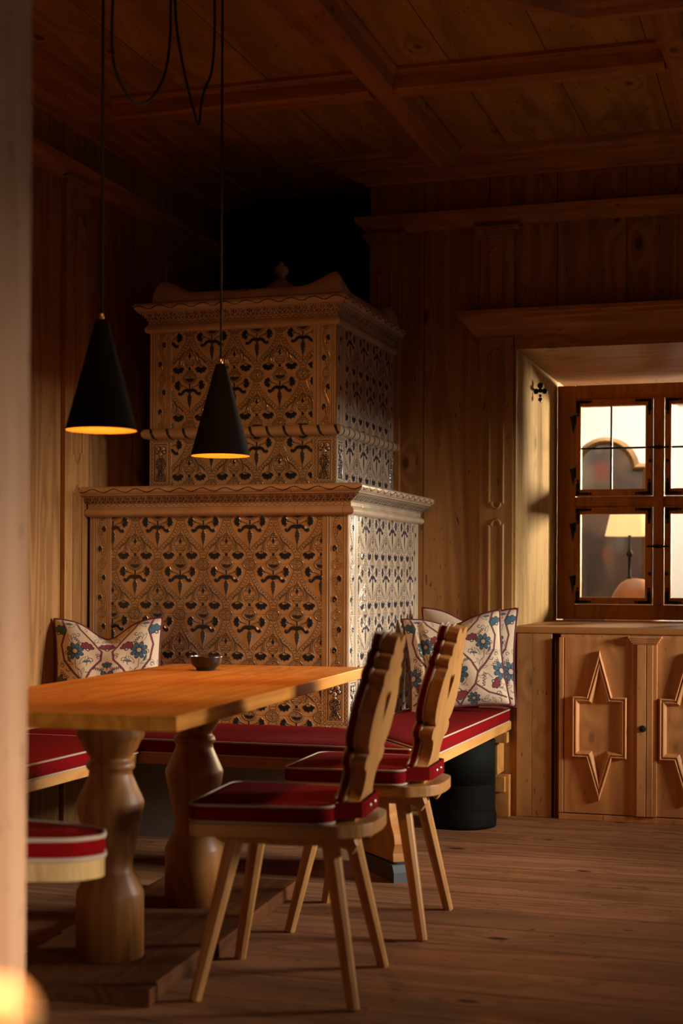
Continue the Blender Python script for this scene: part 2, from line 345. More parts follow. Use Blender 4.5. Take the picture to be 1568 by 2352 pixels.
def panel_outline(w0, w1, z0, z1, e=.035):
    """upright panel with stepped, rounded ends"""
    c = (w0 + w1) / 2; r = (w1 - w0) / 2 * .62; pts = [(w0, z0 + e), (w0, z1 - e), (c - r, z1 - e)]
    pts += [(c - r * math.cos(PI * k / 10), z1 - e + (e) * math.sin(PI * k / 10)) for k in range(1, 10)]
    pts += [(c + r, z1 - e), (w1, z1 - e), (w1, z0 + e), (c + r, z0 + e)]
    pts += [(c + r * math.cos(PI * k / 10), z0 + e - e * math.sin(PI * k / 10)) for k in range(1, 10)] + [(c - r, z0 + e)]
    return pts
def pilaster(name, plane, pos, a0, a1, z0, z1, th, panels, cap=None, mat=None):
    """upright flat pilaster with inset panels; plane 'y': against y=pos facing -y; 'x': against x=pos facing +x"""
    fm = (lambda a, z, h: (a, pos - h, z)) if plane == 'y' else (lambda a, z, h: (pos + h, a, z))
    r = S(empty(name, fm((a0 + a1) / 2, z0, 0))); inv = Matrix.Translation(-r.location)
    m = MB()
    def bx(p, q, u0, u1, h0, h1):
        P = fm(p, u0, h0); Q = fm(q, u1, h1); m.box(min(P[0], Q[0]), max(P[0], Q[0]), min(P[1], Q[1]), max(P[1], Q[1]), u0, u1)
    bx(a0, a1, z0, z1, 0, th)
    o = m.build('shaft', mat or M['pil_wood'], r, bevel=.003); o.matrix_parent_inverse = inv
    for (p0, p1) in panels:
        w = a1 - a0; pts = panel_outline(a0 + w * .30, a1 - w * .30, p0, p1, w * .16)
        pm = MB().sweep(pts, [(-.006, 0), (-.004, .006), (.002, .008), (.006, .002), (.010, 0)], lambda a, z, h: fm(a, z, th + h - .0005), closed=True)
        o = pm.build('panel_moulding', mat or M['pil_wood'], r); o.matrix_parent_inverse = inv
    if cap:
        m = MB()
        for (dz0, dz1, e) in ((0, .012, .006), (.012, .03, .016), (.03, .04, .026), (.04, cap, .03)): bx(a0 - e, a1 + e, z1 + dz0, z1 + dz1, 0, th + e)
        o = m.build('capital', mat or M['pil_wood'], r, bevel=.002); o.matrix_parent_inverse = inv
    return r
pilaster('trim_10', 'y', YW, -1.97, -1.82, 0, 2.635, .02, [(.6, 1.5), (1.6, 2.52)], .05)
pilaster('trim_11', 'y', YW, -1.44, -1.285, 2.297, 2.635, .022, [(2.32, 2.59)], .05)
pilaster('trim_12', 'y', YW, -1.44, -1.285, .831, 2.18, .022, [(.90, 1.345), (1.40, 2.12)])
pilaster('trim_13', 'y', YW, -1.44, -1.262, 0, .831, .02, [])
pilaster('trim_14', 'x', XL, 5.395, 5.60, 0, 2.66, .022, [(.55, 1.45), (1.55, 2.56)], .035)
pilaster('trim_15', 'x', XL, 6.30, 6.53, 0, 2.66, .022, [(1.55, 2.56)], .035)
pilaster('trim_16', 'x', XL, 3.2, 3.4, 0, 2.66, .022, [(1.55, 2.56)], .035)

# ceiling beams (coffers) and octagonal centre frame
def beam(mb, p0, p1, wd=.105, z0=2.912):
    a = Vector(p0); b = Vector(p1); d = (b - a).normalized(); n = Vector((-d.y, d.x))
    prof = [(-wd / 2 - .02, ZC + .001), (-wd / 2 - .02, ZC - .014), (-wd / 2 - .004, ZC - .03), (-wd / 2, ZC - .05), (-wd / 2 + .006, z0 + .012), (-wd / 2 + .02, z0), (wd / 2 - .02, z0), (wd / 2 - .006, z0 + .012), (wd / 2, ZC - .05), (wd / 2 + .004, ZC - .03), (wd / 2 + .02, ZC - .014), (wd / 2 + .02, ZC + .001)]
    mb.sweep([a, b], prof, xy)
bm_ = MB()
beam(bm_, (-1.55, 2.6), (-1.55, 6.45)); beam(bm_, (-.45, 4.85), (-.45, 6.45)); beam(bm_, (.65, 2.6), (.65, 6.45)); beam(bm_, (-1.55, 1.2), (-1.55, -1.3))
S(bm_.build('trim_17', M['trim_y']))
bm_ = MB()
for (a, b) in ((-2.67, -1.60), (-1.50, -.50), (-.40, .60), (.70, 1.4)): beam(bm_, (a, 5.43), (b, 5.43), .10)
beam(bm_, (-2.67, 2.9), (-1.6, 2.9)); beam(bm_, (-2.67, .4), (1.4, .4))
S(bm_.build('trim_18', M['trim_x']))
oc = [(-.707, 4.84), (.35, 4.84), (1.05, 4.14), (1.05, 3.0), (.35, 2.3), (-.75, 2.3), (-1.45, 3.0), (-1.45, 4.07)]
opro = [(-.10, ZC), (-.10, 2.955), (-.085, 2.945), (-.07, 2.92), (-.05, 2.912), (-.02, 2.910), (0, 2.905), (.02, 2.925), (.04, 2.935), (.06, 2.96), (.06, ZC)]
S(MB().sweep(oc[::-1], [(d - .0, h) for d, h in opro], xy, closed=True).build('trim_19', M['trim_x']))

# boards beside the cupboard and baseboard
S(MB().box(-1.262, -1.10, YW - .03, YW + .05, 0, .831).build('trim_20', M['board_new'], bevel=.003))
S(MB().box(-1.82, -1.44, YW - .02, YW, 0, .07).build('baseboard_back', M['trim_x'], bevel=.003))
S(MB().box(XL, XL + .02, YB, 5.2, 0, .1).build('baseboard_left', M['trim_y'], bevel=.003))

def adopt(root, *objs):
    inv = (Matrix.Translation(root.location) @ root.rotation_euler.to_matrix().to_4x4()).inverted()
    for o in objs:
        o.parent = root; o.matrix_parent_inverse = inv
    return root
# ------------------------------------------------------------------ cupboard under the window
def cup_door(x0, x1, sx0, sx1, knob):
    d = MB().box(x0, x1, YW - .045, YW - .005, .03, .815).build('door', M['door'], bevel=.003)
    cx = (sx0 + sx1) / 2; hw = (sx1 - sx0) / 2; sw = hw * .47
    st = [(cx, .757), (cx + sw, .553), (sx1, .553), (sx1, .28), (cx + sw, .28), (cx, .088), (cx - sw, .28), (sx0, .28), (sx0, .553), (cx - sw, .553)]
    fm = lambda a, z, h: (a, YW - .045 - h, z)
    prof = [(.0, -.001), (0, .015), (-.005, .021), (-.009, .019), (-.010, .013), (-.013, .013), (-.016, .020), (-.020, .019), (-.027, .008), (-.031, .004), (-.031, -.001)]
    mo = MB().sweep(st, prof, fm, closed=True).build('star_moulding', M['door'], d)
    if knob:
        k = MB().lathe([(.005, 0), (.005, .012), (.014, .014), (.016, .02), (.013, .027), (.004, .03)], n=8, smooth=False, M=Matrix.Translation((knob, YW - .045, .418)) @ Matrix.Rotation(R(90), 4, 'X')).build('knob', M['iron'], d)
        k['label'] = 'black iron door knob'
    return d
cupb = empty('cupboard', (-.45, YW, 0)); tag(cupb, 'built-in pine cupboard with star-shaped door mouldings under the window', 'cupboard')
body = MB().box(-1.062, .75, YW - .028, YW - .001, 0, .83).box(-1.065, .75, YW - .05, YW - .002, 0, .026).box(-1.066, -1.045, YW - .05, YW - .002, .03, .815).build('body', M['door'], bevel=.002)
d1 = cup_door(-1.042, -.680, -1.005, -.764, -.694)
d2 = cup_door(-.677, -.29, -.622, -.38, None)
d3 = cup_door(-.287, .09, -.235, .005, -.27)
st = []
for (a, b_, c0, c1) in ((-.738, -.632, -.76, -.617),):
    m = MB().box(a, -.6795, YW - .058, YW - .04, .03, .79).box(a + .018, -.6795, YW - .064, YW - .05, .03, .79)
    st.append(m.build('half_column', M['door'], d1, bevel=.0025))
    m = MB().box(-.6775, b_, YW - .058, YW - .04, .03, .79).box(-.6775, b_ - .018, YW - .064, YW - .05, .03, .79)
    st.append(m.build('half_column', M['door'], d2, bevel=.0025))
    m = MB()
    for z0, z1, e in ((.79, .797, .002), (.797, .806, .008), (.806, .815, .014), (.815, .825, .02)): m.box(a - e, b_ + e, YW - .066 - e * .6, YW - .03, z0, z1)
    st.append(m.build('capital', M['door'], None, bevel=.0015))
adopt(cupb, body, d1, d2, d3, st[-1])

# ------------------------------------------------------------------ window
wn = S(empty('window_1', (-.74, YG, NZ0)))
MZ0, MZ1 = 1.44, 1.50                                      # middle rail
f = MB()
f.box(-1.268, -1.172, YG - .05, YG + .03, .867, 2.096).box(-.310, -.214, YG - .05, YG + .03, .867, 2.096)
f.box(-1.172, -.31, YG - .05, YG + .03, 2.02, 2.096).box(-1.172, -.31, YG - .05, YG + .03, .867, .945)
f.box(-1.172, -.31, YG - .046, YG + .03, 1.455, 1.51).box(-.768, -.714, YG - .058, YG + .03, .945, 2.02)
frame = f.build('window_frame', M['cup'], bevel=.004)
parts = [frame]
def bracket(mb, x, z, sx, sz, y):
    """iron corner bracket, arms run inwards in direction sx, sz"""
    w = .013; L1 = .072; L2 = .072
    mb.box(min(x, x + sx * .018), max(x, x + sx * .018), y - .004, y, min(z, z + sz * L2 * .8), max(z, z + sz * L2 * .8))
    mb.box(min(x, x + sx * L1 * .8), max(x, x + sx * L1 * .8), y - .004, y, min(z, z + sz * w), max(z, z + sz * w))
    for k in range(4):
        r = .0085 - .0006 * k
        mb.lathe([(r, 0), (r, .003), (r * .5, .006)], M=Matrix.Translation((x + sx * (.030 + .015 * k), y, z + sz * w * .5)) @ Matrix.Rotation(R(90), 4, 'X'), n=10)
        mb.lathe([(r, 0), (r, .003), (r * .5, .006)], M=Matrix.Translation((x + sx * .010, y, z + sz * (.030 + .015 * k))) @ Matrix.Rotation(R(90), 4, 'X'), n=10)
for (x0, x1, hinge) in ((-1.172, -.772, -1), (-.710, -.31, 1)):
    for (z0, z1, top) in ((1.512, 2.018, True), (.947, 1.453, False)):
        gx0, gx1 = x0 + .031, x1 - .036
        if hinge == 1: gx0, gx1 = x0 + .034, x1 - .031
        gz0, gz1 = z0 + .036, z1 - .036
        y0 = YG - .068
        s = MB().box(x0, gx0, y0, YG - .02, z0, z1).box(gx1, x1, y0, YG - .02, z0, z1).box(gx0, gx1, y0, YG - .02, z0, gz0).box(gx0, gx1, y0, YG - .02, gz1, z1).build('sash', M['cup'], bevel=.003)
        MB().box(gx0, gx1, YG - .046, YG - .042, gz0, gz1).build('pane', M['glass'], s)
        if top:
            cx = gx0 + (gx1 - gx0) * .47
            MB().box(cx - .005, cx + .005, YG - .056, YG - .036, gz0, gz1).box(gx0, gx1, YG - .056, YG - .036, gz0 + .21, gz0 + .219).build('lead_bar', M['iron'], s)
        for (bx_, sx) in ((x0 + .006, 1), (x1 - .006, -1)):
            for (bz, sz) in ((z0 + .006, 1), (z1 - .006, -1)):
                b = MB(); bracket(b, bx_, bz, sx, sz, y0)
                b.build('corner_bracket', M['iron'], s, fix=False)
        for zz, up in ((z1 - .13, -1), (z0 + .10, -1)):
            xh = x0 if hinge == -1 else x1; sg = hinge
            h = MB().lathe([(.007, 0), (.007, .05)], c=(xh, y0 - .004, zz), n=10)
            h.prism([(xh, zz + .05), (xh + sg * .030, zz + .045), (xh + sg * .022, zz + .01), (xh + sg * .012, zz - .05), (xh + sg * .004, zz)], lambda a, z: (a, YG - .056, z), lambda a, z: (a, YG - .05, z))
            h.build('hinge', M['iron'], s)
        xs = x1 - .012 if hinge == -1 else x0 + .012
        MB().taper((xs, y0 - .0, z0 + .16 + .02 * top), (xs, y0 - .014, z0 + .16 + .02 * top), .012, .009, 4, 0).build('stud', M['iron'], s)
        parts.append(s)
for zt in (1.760, 1.248):
    t = MB()
    pts = [(-.80, 0), (-.79, .006), (-.775, .0035), (-.755, .008), (-.741, .010), (-.727, .008), (-.707, .0035), (-.692, .006), (-.682, 0), (-.692, -.006), (-.707, -.0035), (-.727, -.008), (-.741, -.010), (-.755, -.008), (-.775, -.0035), (-.79, -.006)]
    t.prism(pts, lambda a, z: (a, YG - .084, zt + z), lambda a, z: (a, YG - .078, zt + z)).lathe([(.006, 0), (.006, .03)], M=Matrix.Translation((-.741, YG - .058, zt)) @ Matrix.Rotation(R(90), 4, 'X'), n=10)
    parts.append(t.build('latch', M['iron']))
adopt(wn, *parts)
# black iron clover ornament on the jamb
h = MB(); cx_, cy_, cz_ = NX0 + .036, 7.15, 1.985
for dx, dz, r in ((0, .032, .0145), (-.021, .004, .0135), (.021, .004, .0135), (0, -.036, .010), (0, -.018, .007), (0, .008, .011)):
    h.lathe([(r * .55, -.006), (r, -.003), (r, .003), (r * .55, .006)], n=16, M=Matrix.Translation((cx_ + dx, cy_, cz_ + dz)) @ Matrix.Rotation(R(90), 4, 'X'))
h.tube([(NX0 + .006, cy_, cz_ + .004), (cx_ - .02, cy_, cz_ + .004)], .006)
h.tube([(cx_, cy_, cz_ - .04), (cx_ + .004, cy_ - .012, cz_ - .05), (cx_ + .006, cy_ - .03, cz_ - .042)], .004)
tag(h.build('wall_hook', M['iron'], fix=False), 'black iron clover-shaped hook on the pale side of the window niche', 'hook')

# ------------------------------------------------------------------ the neighbouring room seen through the panes
nr = MB().box(-6, 5, 11.3, 11.5, -.1, 3.6).box(-6, -5.9, 8.1, 11.4, -.1, 3.6).box(5, 5.1, 8.1, 11.4, -.1, 3.6).box(-6, 5, 8.05, 11.5, 3.5, 3.6)
S(nr.build('wall_next_room', M['plaster']))
S(MB().box(-6, 5, 8.1, 11.4, -.1, 0).build('floor_next_room', M['floor']))
# back face closing the wall between the rooms
S(MB().box(-6, -1.97, 8.1, 8.2, 0, 3.5).box(XR, 5, 8.1, 8.2, 0, 3.5).box(-2.1, XR, 8.1, 8.2, ZC - .2, 3.5).build('wall_between_rooms', M['plaster']))
# vault rib
vr = MB(); vp = [Vector((-.98 + .95 * (1 - math.cos(t)), 11.27, 1.15 + 1.3 * math.sin(t))) for t in [PI / 2 * k / 24 for k in range(25)]]
vp = [Vector((-.94 + .55 * (k / 24) ** .5 * 1.1, 11.28, 2.42 - 1.9 * (k / 24) ** 1.5)) for k in range(25)]
vr.tube(vp, .03, 6); S(vr.build('trim_21', M['plaster']))
# altar-like painting with an arched top
pc, pz, py_ = -1.46, 1.62, 11.22
def arch(hw, z0, z1, ext):
    pts = [(pc - hw, z0), (pc + hw, z0), (pc + hw, z1), (pc + hw * .72, z1 + ext * .08)]
    pts += [(pc + hw * .72 * math.cos(PI * k / 16), z1 + ext * .08 + hw * .72 * math.sin(PI * k / 16)) for k in range(1, 16)]
    return pts + [(pc - hw * .72, z1 + ext * .08), (pc - hw, z1)]
pic = empty('painting', (pc, py_, .4)); tag(pic, 'large arched old painting in a gilt frame on the white wall beyond the window', 'painting')
def paintm():
    m, nt, b = nodes('old dark oil painting'); tc = N(nt, 'ShaderNodeTexCoord')
    def blob(x, z, rx, rz):
        mp = N(nt, 'ShaderNodeMapping'); mp.inputs['Location'].default_value = (-x / rx, 0, -z / rz); mp.inputs['Scale'].default_value = (1 / rx, 0, 1 / rz); nt.links.new(tc.outputs['Object'], mp.inputs[0])
        ln = N(nt, 'ShaderNodeVectorMath', operation='LENGTH'); nt.links.new(mp.outputs[0], ln.inputs[0]); return ramp(nt, ln.outputs['Value'], 1.5, .3)
    no = N(nt, 'ShaderNodeTexNoise'); no.inputs['Scale'].default_value = 4.5; no.inputs['Detail'].default_value = 4; nt.links.new(tc.outputs['Object'], no.inputs['Vector'])
    c = mixc(nt, ramp(nt, no.outputs[0], .35, .65), (.12, .06, .035), (.30, .19, .12))
    for x, z, rx, rz, col in ((q[0] + .62, q[1], q[2], q[3], q[4]) for q in ((-2.2, 2.02, .17, .2, (.38, .38, .30)), (-2.13, 2.0, .08, .12, (.09, .06, .05)), (-2.13, 2.07, .03, .04, (.5, .36, .26)), (-2.12, 1.9, .07, .08, (.55, .09, .03)), (-2.25, 1.85, .09, .1, (.5, .42, .34)), (-1.9, 1.95, .1, .1, (.40, .22, .07)), (-1.85, 1.9, .09, .06, (.08, .05, .04)), (-2.1, 1.5, .3, .07, (.35, .22, .13)), (-2.2, 1.15, .10, .30, (.10, .05, .035)), (-2.03, 1.25, .05, .16, (.42, .3, .2)), (-1.92, 1.1, .12, .4, (.17, .08, .05)), (-1.97, 1.36, .04, .08, (.30, .33, .30)), (-2.07, 1.27, .03, .06, (.5, .16, .05)))):
        c = mixc(nt, mth(nt, 'MULTIPLY', blob(x, z, rx, rz), .85), c, col)
    c = mixc(nt, 1., c, (.27, .21, .16), 'MULTIPLY'); nt.links.new(c, b.inputs['Base Color']); b.inputs['Roughness'].default_value = .6; return m
canvas = MB().prism(arch(.28, .45, 1.90, 0), lambda a, z: (a, py_, z), lambda a, z: (a, py_ + .02, z)).build('canvas', paintm())
frm = MB().sweep(arch(.28, .45, 1.90, 0), [(-.0, -.02), (-.0, .02), (-.02, .035), (-.045, .03), (-.05, -.04)], lambda a, z, h: (a, py_ - h, z), closed=True).build('frame', M['gold'])
adopt(pic, canvas, frm)
# floor lamp
fl = empty('floor_lamp', (-1.105, 9.7, 0)); tag(fl, 'lit floor lamp with a cream shade on a black iron stem behind the window', 'floor lamp')
sh = MB().lathe([(.158, 1.36), (.112, 1.56)], n=40, cap=False); shade_o = sh.build('lamp_shade', M['shade'], fl)
po = MB().lathe([(.16, 0), (.16, .02), (.02, .035), (.010, .05), (.010, 1.05), (.022, 1.07), (.022, 1.085), (.010, 1.10), (.010, 1.22), (.022, 1.235), (.022, 1.25), (.010, 1.27), (.010, 1.5)], n=20).build('stem', M['iron'], fl)
# armchair beyond
ac = MB()
ac.lathe([(.001, 1.085), (.05, 1.08), (.09, 1.055), (.13, 1.0), (.17, .9), (.22, .7), (.26, .3), (.24, .05), (.24, 0)], c=(0, 0, 0), n=32, cap=False)
a_ = ac.build('armchair', plain('brown leather', (.42, .19, .08), .45, var=.2)); a_.location = (-1.03, 9.35, 0)
tag(a_, 'round-backed brown leather armchair beside the floor lamp beyond the window', 'armchair')

# ------------------------------------------------------------------ tiled stove : relief raster
CC, HH, G = .1015, .2025, 64                              # half tile width, tile height, cells per half tile
cell = CC / G; GV = int(round(HH / cell))
bb, aa = np.meshgrid(np.linspace(0, 565, GV, endpoint=False), np.linspace(0, 260, G + 1), indexing='ij')
def dpl(X, Y, pts):
    d = np.full(X.shape, 1e9)
    for (x0, y0), (x1, y1) in zip(pts[:-1], pts[1:]):
        dx, dy = x1 - x0, y1 - y0; L = dx * dx + dy * dy + 1e-9
        t = np.clip(((X - x0) * dx + (Y - y0) * dy) / L, 0, 1); d = np.minimum(d, np.hypot(X - x0 - t * dx, Y - y0 - t * dy))
    return d
def sm(d, w=3.): return np.clip(.5 - d / (2 * w), 0, 1)       # 1 inside (d<0)
class Ras:
    def __init__(s, X, Y): s.X, s.Y = X, Y; s.h = np.zeros(X.shape); s.p = np.zeros(X.shape)
    def raise_(s, d, hh, w=6.): s.h = np.maximum(s.h, hh * np.clip(.5 - d / (2 * w), 0, 1))
    def paint(s, d, v=1., w=2.): s.p = np.maximum(s.p, min(1, v * 1.15) * sm(d - 1.3, w))
    def line(s, pts, r, v=1., hh=0.): 
        d = dpl(s.X, s.Y, pts) - r; s.paint(d, v)
        if hh: s.raise_(d, hh, 4)
    def clear(s, d, v=0.): k = sm(d, 2.); s.p = s.p * (1 - k) + v * k
def spiral(cx, cy, r0, r1, a0, a1, n=14): return [(cx + (r0 + (r1 - r0) * k / n) * math.cos(a0 + (a1 - a0) * k / n), cy + (r0 + (r1 - r0) * k / n) * math.sin(a0 + (a1 - a0) * k / n)) for k in range(n + 1)]
def carnation(r, X, Y, ax, ay, ang, rin, rout, half):
    dx, dy = X - ax, Y - ay; rr = np.hypot(dx, dy); th = (np.arctan2(dy, dx) - ang + PI) % (2 * PI) - PI
    ro = rout * (1 - .18 * (th / half) ** 2) * (1 + .05 * np.cos(th * 13)); ri = rin * (1 + .35 * np.abs(np.sin(th * 5.5)))
    d = np.maximum(np.maximum(rr - ro, ri - rr), (np.abs(th) - half) * rr)
    r.raise_(d - 5, 3.4, 7); r.paint(d - 3.5, .95); k = (d < 0); r.h += k * .5 * np.cos(th * 22)
    hi = np.maximum(d, 6 - (ro - rr)); r.clear(np.maximum(-(hi), (d + 1)) + 0, .35) if False else None
def unit():
    r = Ras(aa, bb); A = aa; Bq = 260 - aa
    band = [(14, 55), (20, 90), (30, 130), (55, 190), (85, 240), (118, 285), (150, 317), (182, 348), (214, 383), (236, 418), (249, 460), (253, 520)]
    d = dpl(A, bb, band)
    r.raise_(d - 21, 1.0, 4); r.raise_(np.abs(d - 17.5) - 2.5, 1.9, 4)
    r.paint(np.abs(d - 24) - 1.8, .75); r.paint(np.abs(d - 12.5) - .9, .55)
    tot = 0; px_, py2 = band[0]; dots = []; nxt = 12
    for q in band[1:]:
        L = math.hypot(q[0] - px_, q[1] - py2)
        while nxt <= tot + L: t = (nxt - tot) / L; dots.append((px_ + (q[0] - px_) * t, py2 + (q[1] - py2) * t)); nxt += 36
        tot += L; px_, py2 = q
    for x, y in dots: r.paint(np.hypot(A - x, bb - y) - 5.5)
    # --- B motif
    Q = Ras(Bq, bb)
    Q.raise_(np.maximum(Bq - (7 + 0 * bb), np.abs(bb - 125) - 65), 2.2, 5); Q.paint(np.maximum(Bq - 8, np.abs(bb - 120) - 60), .85)
    wf_ = np.clip(30 * np.sin(np.clip((bb - 175) / 175, 0, 1) * PI) ** .6 * (1 - (np.clip(bb - 200, 0, 200) / 220)), 3, 40) * (1 + .12 * np.sin(bb / 5.5))
    dl = np.maximum(Bq - wf_, np.abs(bb - 285) - 115); Q.raise_(dl, 3., 6); Q.paint(dl, .8); Q.paint(np.abs(dl + 4) - 1.5, 1)
    dd = dpl(Bq, bb, [(8, 150), (40, 138), (68, 152), (88, 178), (108, 190), (122, 176)]); wd = np.clip(20 - Bq * .06, 10, 22)
    Q.raise_(dd - wd, 3.6, 8); Q.paint(dd - wd + 1, .9); Q.paint(np.hypot(Bq - 117, bb - 182) - 17, 1); Q.raise_(np.hypot(Bq - 117, bb - 182) - 15, 4.4, 7)
    Q.line([(10, 128), (40, 104), (70, 92), (92, 84)], 2.8, .8, 1.6); Q.line([(92, 84), (112, 80)], 8, .7, 2)
    carnation(Q, Bq, bb, 98, 82, 0., 20, 72, 1.05)
    # --- A motif
    P = Ras(A, bb)
    P.line([(0, 165), (0, 300)], 3., .8, 1.8)
    for k, (x, y, ln) in enumerate(((24, 240, 1), (34, 262, 1), (42, 285, 1))): P.line([(2, y - 20), (x * .5, y - 24), (x, y - 4), (x * 1.05, y + 10)], 3, .75, 1.8)
    P.paint(np.hypot(A / 1., (bb - 300) / 1.9) - 14, .9); P.raise_(np.hypot(A, (bb - 300) / 1.9) - 13, 2.6, 6)
    rr = np.hypot(A - 38, bb - 325); P.raise_(np.abs(rr - 30) - 4, 2.2, 5); P.paint(np.abs(rr - 35) - 1.6, .7); P.paint(np.abs(rr - 24) - 1.4, .6)
    for q in ([(0, 378), (50, 372), (56, 385), (48, 400)], [(0, 398), (20, 392), (34, 400), (52, 396)], [(0, 412), (22, 408), (40, 412), (50, 396)], [(0, 434), (26, 430), (42, 414)]): P.line(q, 2.2, .8, 1.8)
    P.paint(np.maximum(A - 13, np.abs(bb - 455) - 16), .9); P.raise_(np.maximum(A - 14, np.abs(bb - 455) - 20), 2.6, 5)
    P.line([(0, 484), (30, 480), (38, 490)], 3.4, .7, 2); P.line([(0, 497), (36, 497)], 2, .6)
    P.line([(10, 232), (55, 262), (78, 305), (86, 360), (76, 410)], 5., .0, 2.2); P.line([(12, 226), (60, 256), (84, 303), (93, 360), (82, 412)], 2, .75); P.line([(58, 285), (74, 330), (72, 390)], 2, .6)
    for q, wv in (([(78, 262), (104, 312), (126, 330), (160, 352), (182, 384)], 9), ([(104, 320), (112, 360), (104, 400)], 7)): 
        d3 = dpl(A, bb, q); P.raise_(d3 - wv, 2.4, 6); P.paint(d3 - wv + 2, .7)
    P.line([(118, 350), (128, 395), (130, 425)], 2.5, .7, 1.6); P.line([(112, 420), (132, 418), (150, 428)], 5, .6, 2)
    carnation(P, A, bb, 132, 418, PI / 2, 26, 84, 1.12)
    for s_ in (P, Q): r.h = np.maximum(r.h, s_.h); r.p = np.maximum(r.p, s_.p)
    # --- medallions at all four corners
    for mx in (0, 260):
        for my in (0, 565):
            x = A - mx; y = bb - my; d = np.maximum(np.hypot(x, np.abs(y) + 18), 0) - 80
            k = sm(d - 6, 2.5); r.h = r.h * (1 - k) + .6 * k; r.p *= (1 - k)
            r.raise_(np.abs(d + 5) - 3.5, 3., 5); r.paint(np.abs(d + 14) - 2.2, .85); r.paint(np.abs(d - 4) - 2.2, .85); r.paint(np.abs(d + 29) - 1.8, .7)
            rr = np.hypot(x, y); th = np.arctan2(y, x); q = rr - (19 + 9 * np.cos(4 * th)); r.paint(np.abs(q) - 3, .9); r.raise_(q, 2.2, 5)
            if mx == 260: r.paint(np.maximum(d + 22, -y * (1 if my == 0 else 1) + 4) , .85)
            r.paint(np.maximum(np.abs(x) - 2, rr - 45), .5)
    gy, gx = np.gradient(r.h); r.p = np.maximum(r.p, .42 * np.clip((np.hypot(gx, gy) - .32) / .55, 0, 1))
    # joint groove
    g = np.minimum(bb, 565 - bb); r.h -= 1.4 * np.clip(1 - g / 5, 0, 1); r.p = np.maximum(r.p, .35 * np.clip(1 - g / 4, 0, 1))
    return r.h, r.p
UH, UP = unit()
def tiles(x, t, xA, row0=0):
    """x: metres along, t: metres below the first joint -> height(m), paint"""
    ic = np.round((x - xA) / cell).astype(int); it = np.round(t / cell).astype(int)
    row = np.floor_divide(it, GV) + row0; b = it % GV; k = (ic + G * (row % 2)) % (2 * G); a = np.minimum(k, 2 * G - k)
    return UH[b, a] * .001, UP[b, a]
def vine(s, t, w):
    """climbing tendril on a corner pilaster. s 0..w across, t metres below joint"""
    X = s / w * 200; Y = (t % HH) / HH * 565; r = Ras(X, Y)
    cx = 100 - 48 * np.sin(2 * PI * np.clip((Y - 50) / 465, 0, 1)); slope = np.abs(np.cos(2 * PI * np.clip((Y - 50) / 465, 0, 1))) * .65
    d = np.abs(X - cx) / np.sqrt(1 + slope ** 2); inb = (np.abs(Y - 282) < 232)
    dq = np.where(inb, d, 99)
    r.raise_(dq - 17, 1.0, 4); r.raise_(np.abs(dq - 14) - 3, 1.8, 4); r.paint(np.abs(dq - 20) - 2.2, .8)
    ph = (Y % 34) - 17; r.paint(np.where(inb, np.hypot(X - cx, ph), 99) - 5.5)
    for cy, sgn in ((165, 1), (395, -1)):
        u = (X - 100) * sgn; v = Y - cy
        dd = dpl(u, v, spiral(42, 0, 34, 12, -2.9, 1.6)); wv = 15; r.raise_(dd - wv, 3.2, 8); r.paint(dd - wv + 2, .9); r.paint(np.hypot(u - 40, v - 2) - 16, 1)
        r.line([(100 + sgn * 5, cy + 60), (100 + sgn * 12, cy + 20), (100 + sgn * 22, cy - 4)], 6, .8, 2)
    for my in (0, 565):
        dm = np.hypot(X - 100, np.abs(Y - my) + 18) - 72; k = sm(dm - 4, 2.5); r.h = r.h * (1 - k); r.p *= 1 - k
        r.raise_(np.abs(dm + 5) - 3.5, 2.8, 5); r.paint(np.abs(dm + 14) - 2, .85); r.paint(np.abs(dm - 3) - 2, .85)
        q = np.hypot(X - 100, Y - my) - (18 + 8 * np.cos(4 * np.arctan2(Y - my, X - 100))); r.paint(np.abs(q) - 3, .9)
    g = np.minimum(Y, 565 - Y); r.h -= 1.4 * np.clip(1 - g / 5, 0, 1)
    return r.h * .001, r.p
rng = np.random.RandomState(4)
def grapes(s, t, w, hgt):
    """framed tile with a hanging fruit cluster"""
    X = s / w * 200; Y = t / w * 200; Hh = hgt / w * 200; r = Ras(X, Y)
    ed = np.minimum(np.minimum(X, 200 - X), np.minimum(Y, Hh - Y))
    r.h += 2. * np.clip((np.clip(ed, 0, 46) - 26) / 10, 0, 1) * np.clip((46 - ed) / 3, 0, 1) + 1.5 * (ed < 26) - 2.5 * (ed > 46)
    lat = np.minimum(X, 200 - X) < np.minimum(Y, Hh - Y); al = np.where(lat, Y, X)
    r.paint(np.abs(ed - 15 - 5 * np.sin(al / 5.2)) - 1.6, .95); r.paint(np.abs(ed - 45) - 1.4, .8); r.paint(np.abs(ed - 27) - 1, .6)
    lines = []
    for k in range(3): lines += [(100 + sg * 22, 90 + k * 6, 26 - k * 3) for sg in (-1, 1)]
    cl = [(78, 82, 20), (122, 82, 20), (66, 112, 15), (134, 112, 15), (100, 128, 20), (100, 160, 14)]
    n = int((Hh - 180) / 11)
    for j in range(n):
        yy = 170 + j * 11; ww_ = 34 * abs(math.sin((j + 1.5) * PI / (n / 2. + 1))) + 10
        for k in range(3): cl.append((100 + (k - 1) * ww_ * .75 + rng.uniform(-4, 4), yy + rng.uniform(-3, 3), 9.5))
    for x, y, rad in cl:
        if y > Hh - 55: continue
        d = np.hypot(X - x, Y - y); dome = np.sqrt(np.clip(1 - (d / rad) ** 2, 0, 1)); r.h = np.where(d < rad, np.maximum(r.h, 1.5 + dome * rad * .32), r.h); r.paint(np.abs(d - rad) - 1.6, .9); r.paint(d - rad * .3, .6)
    return r.h * .001, r.p
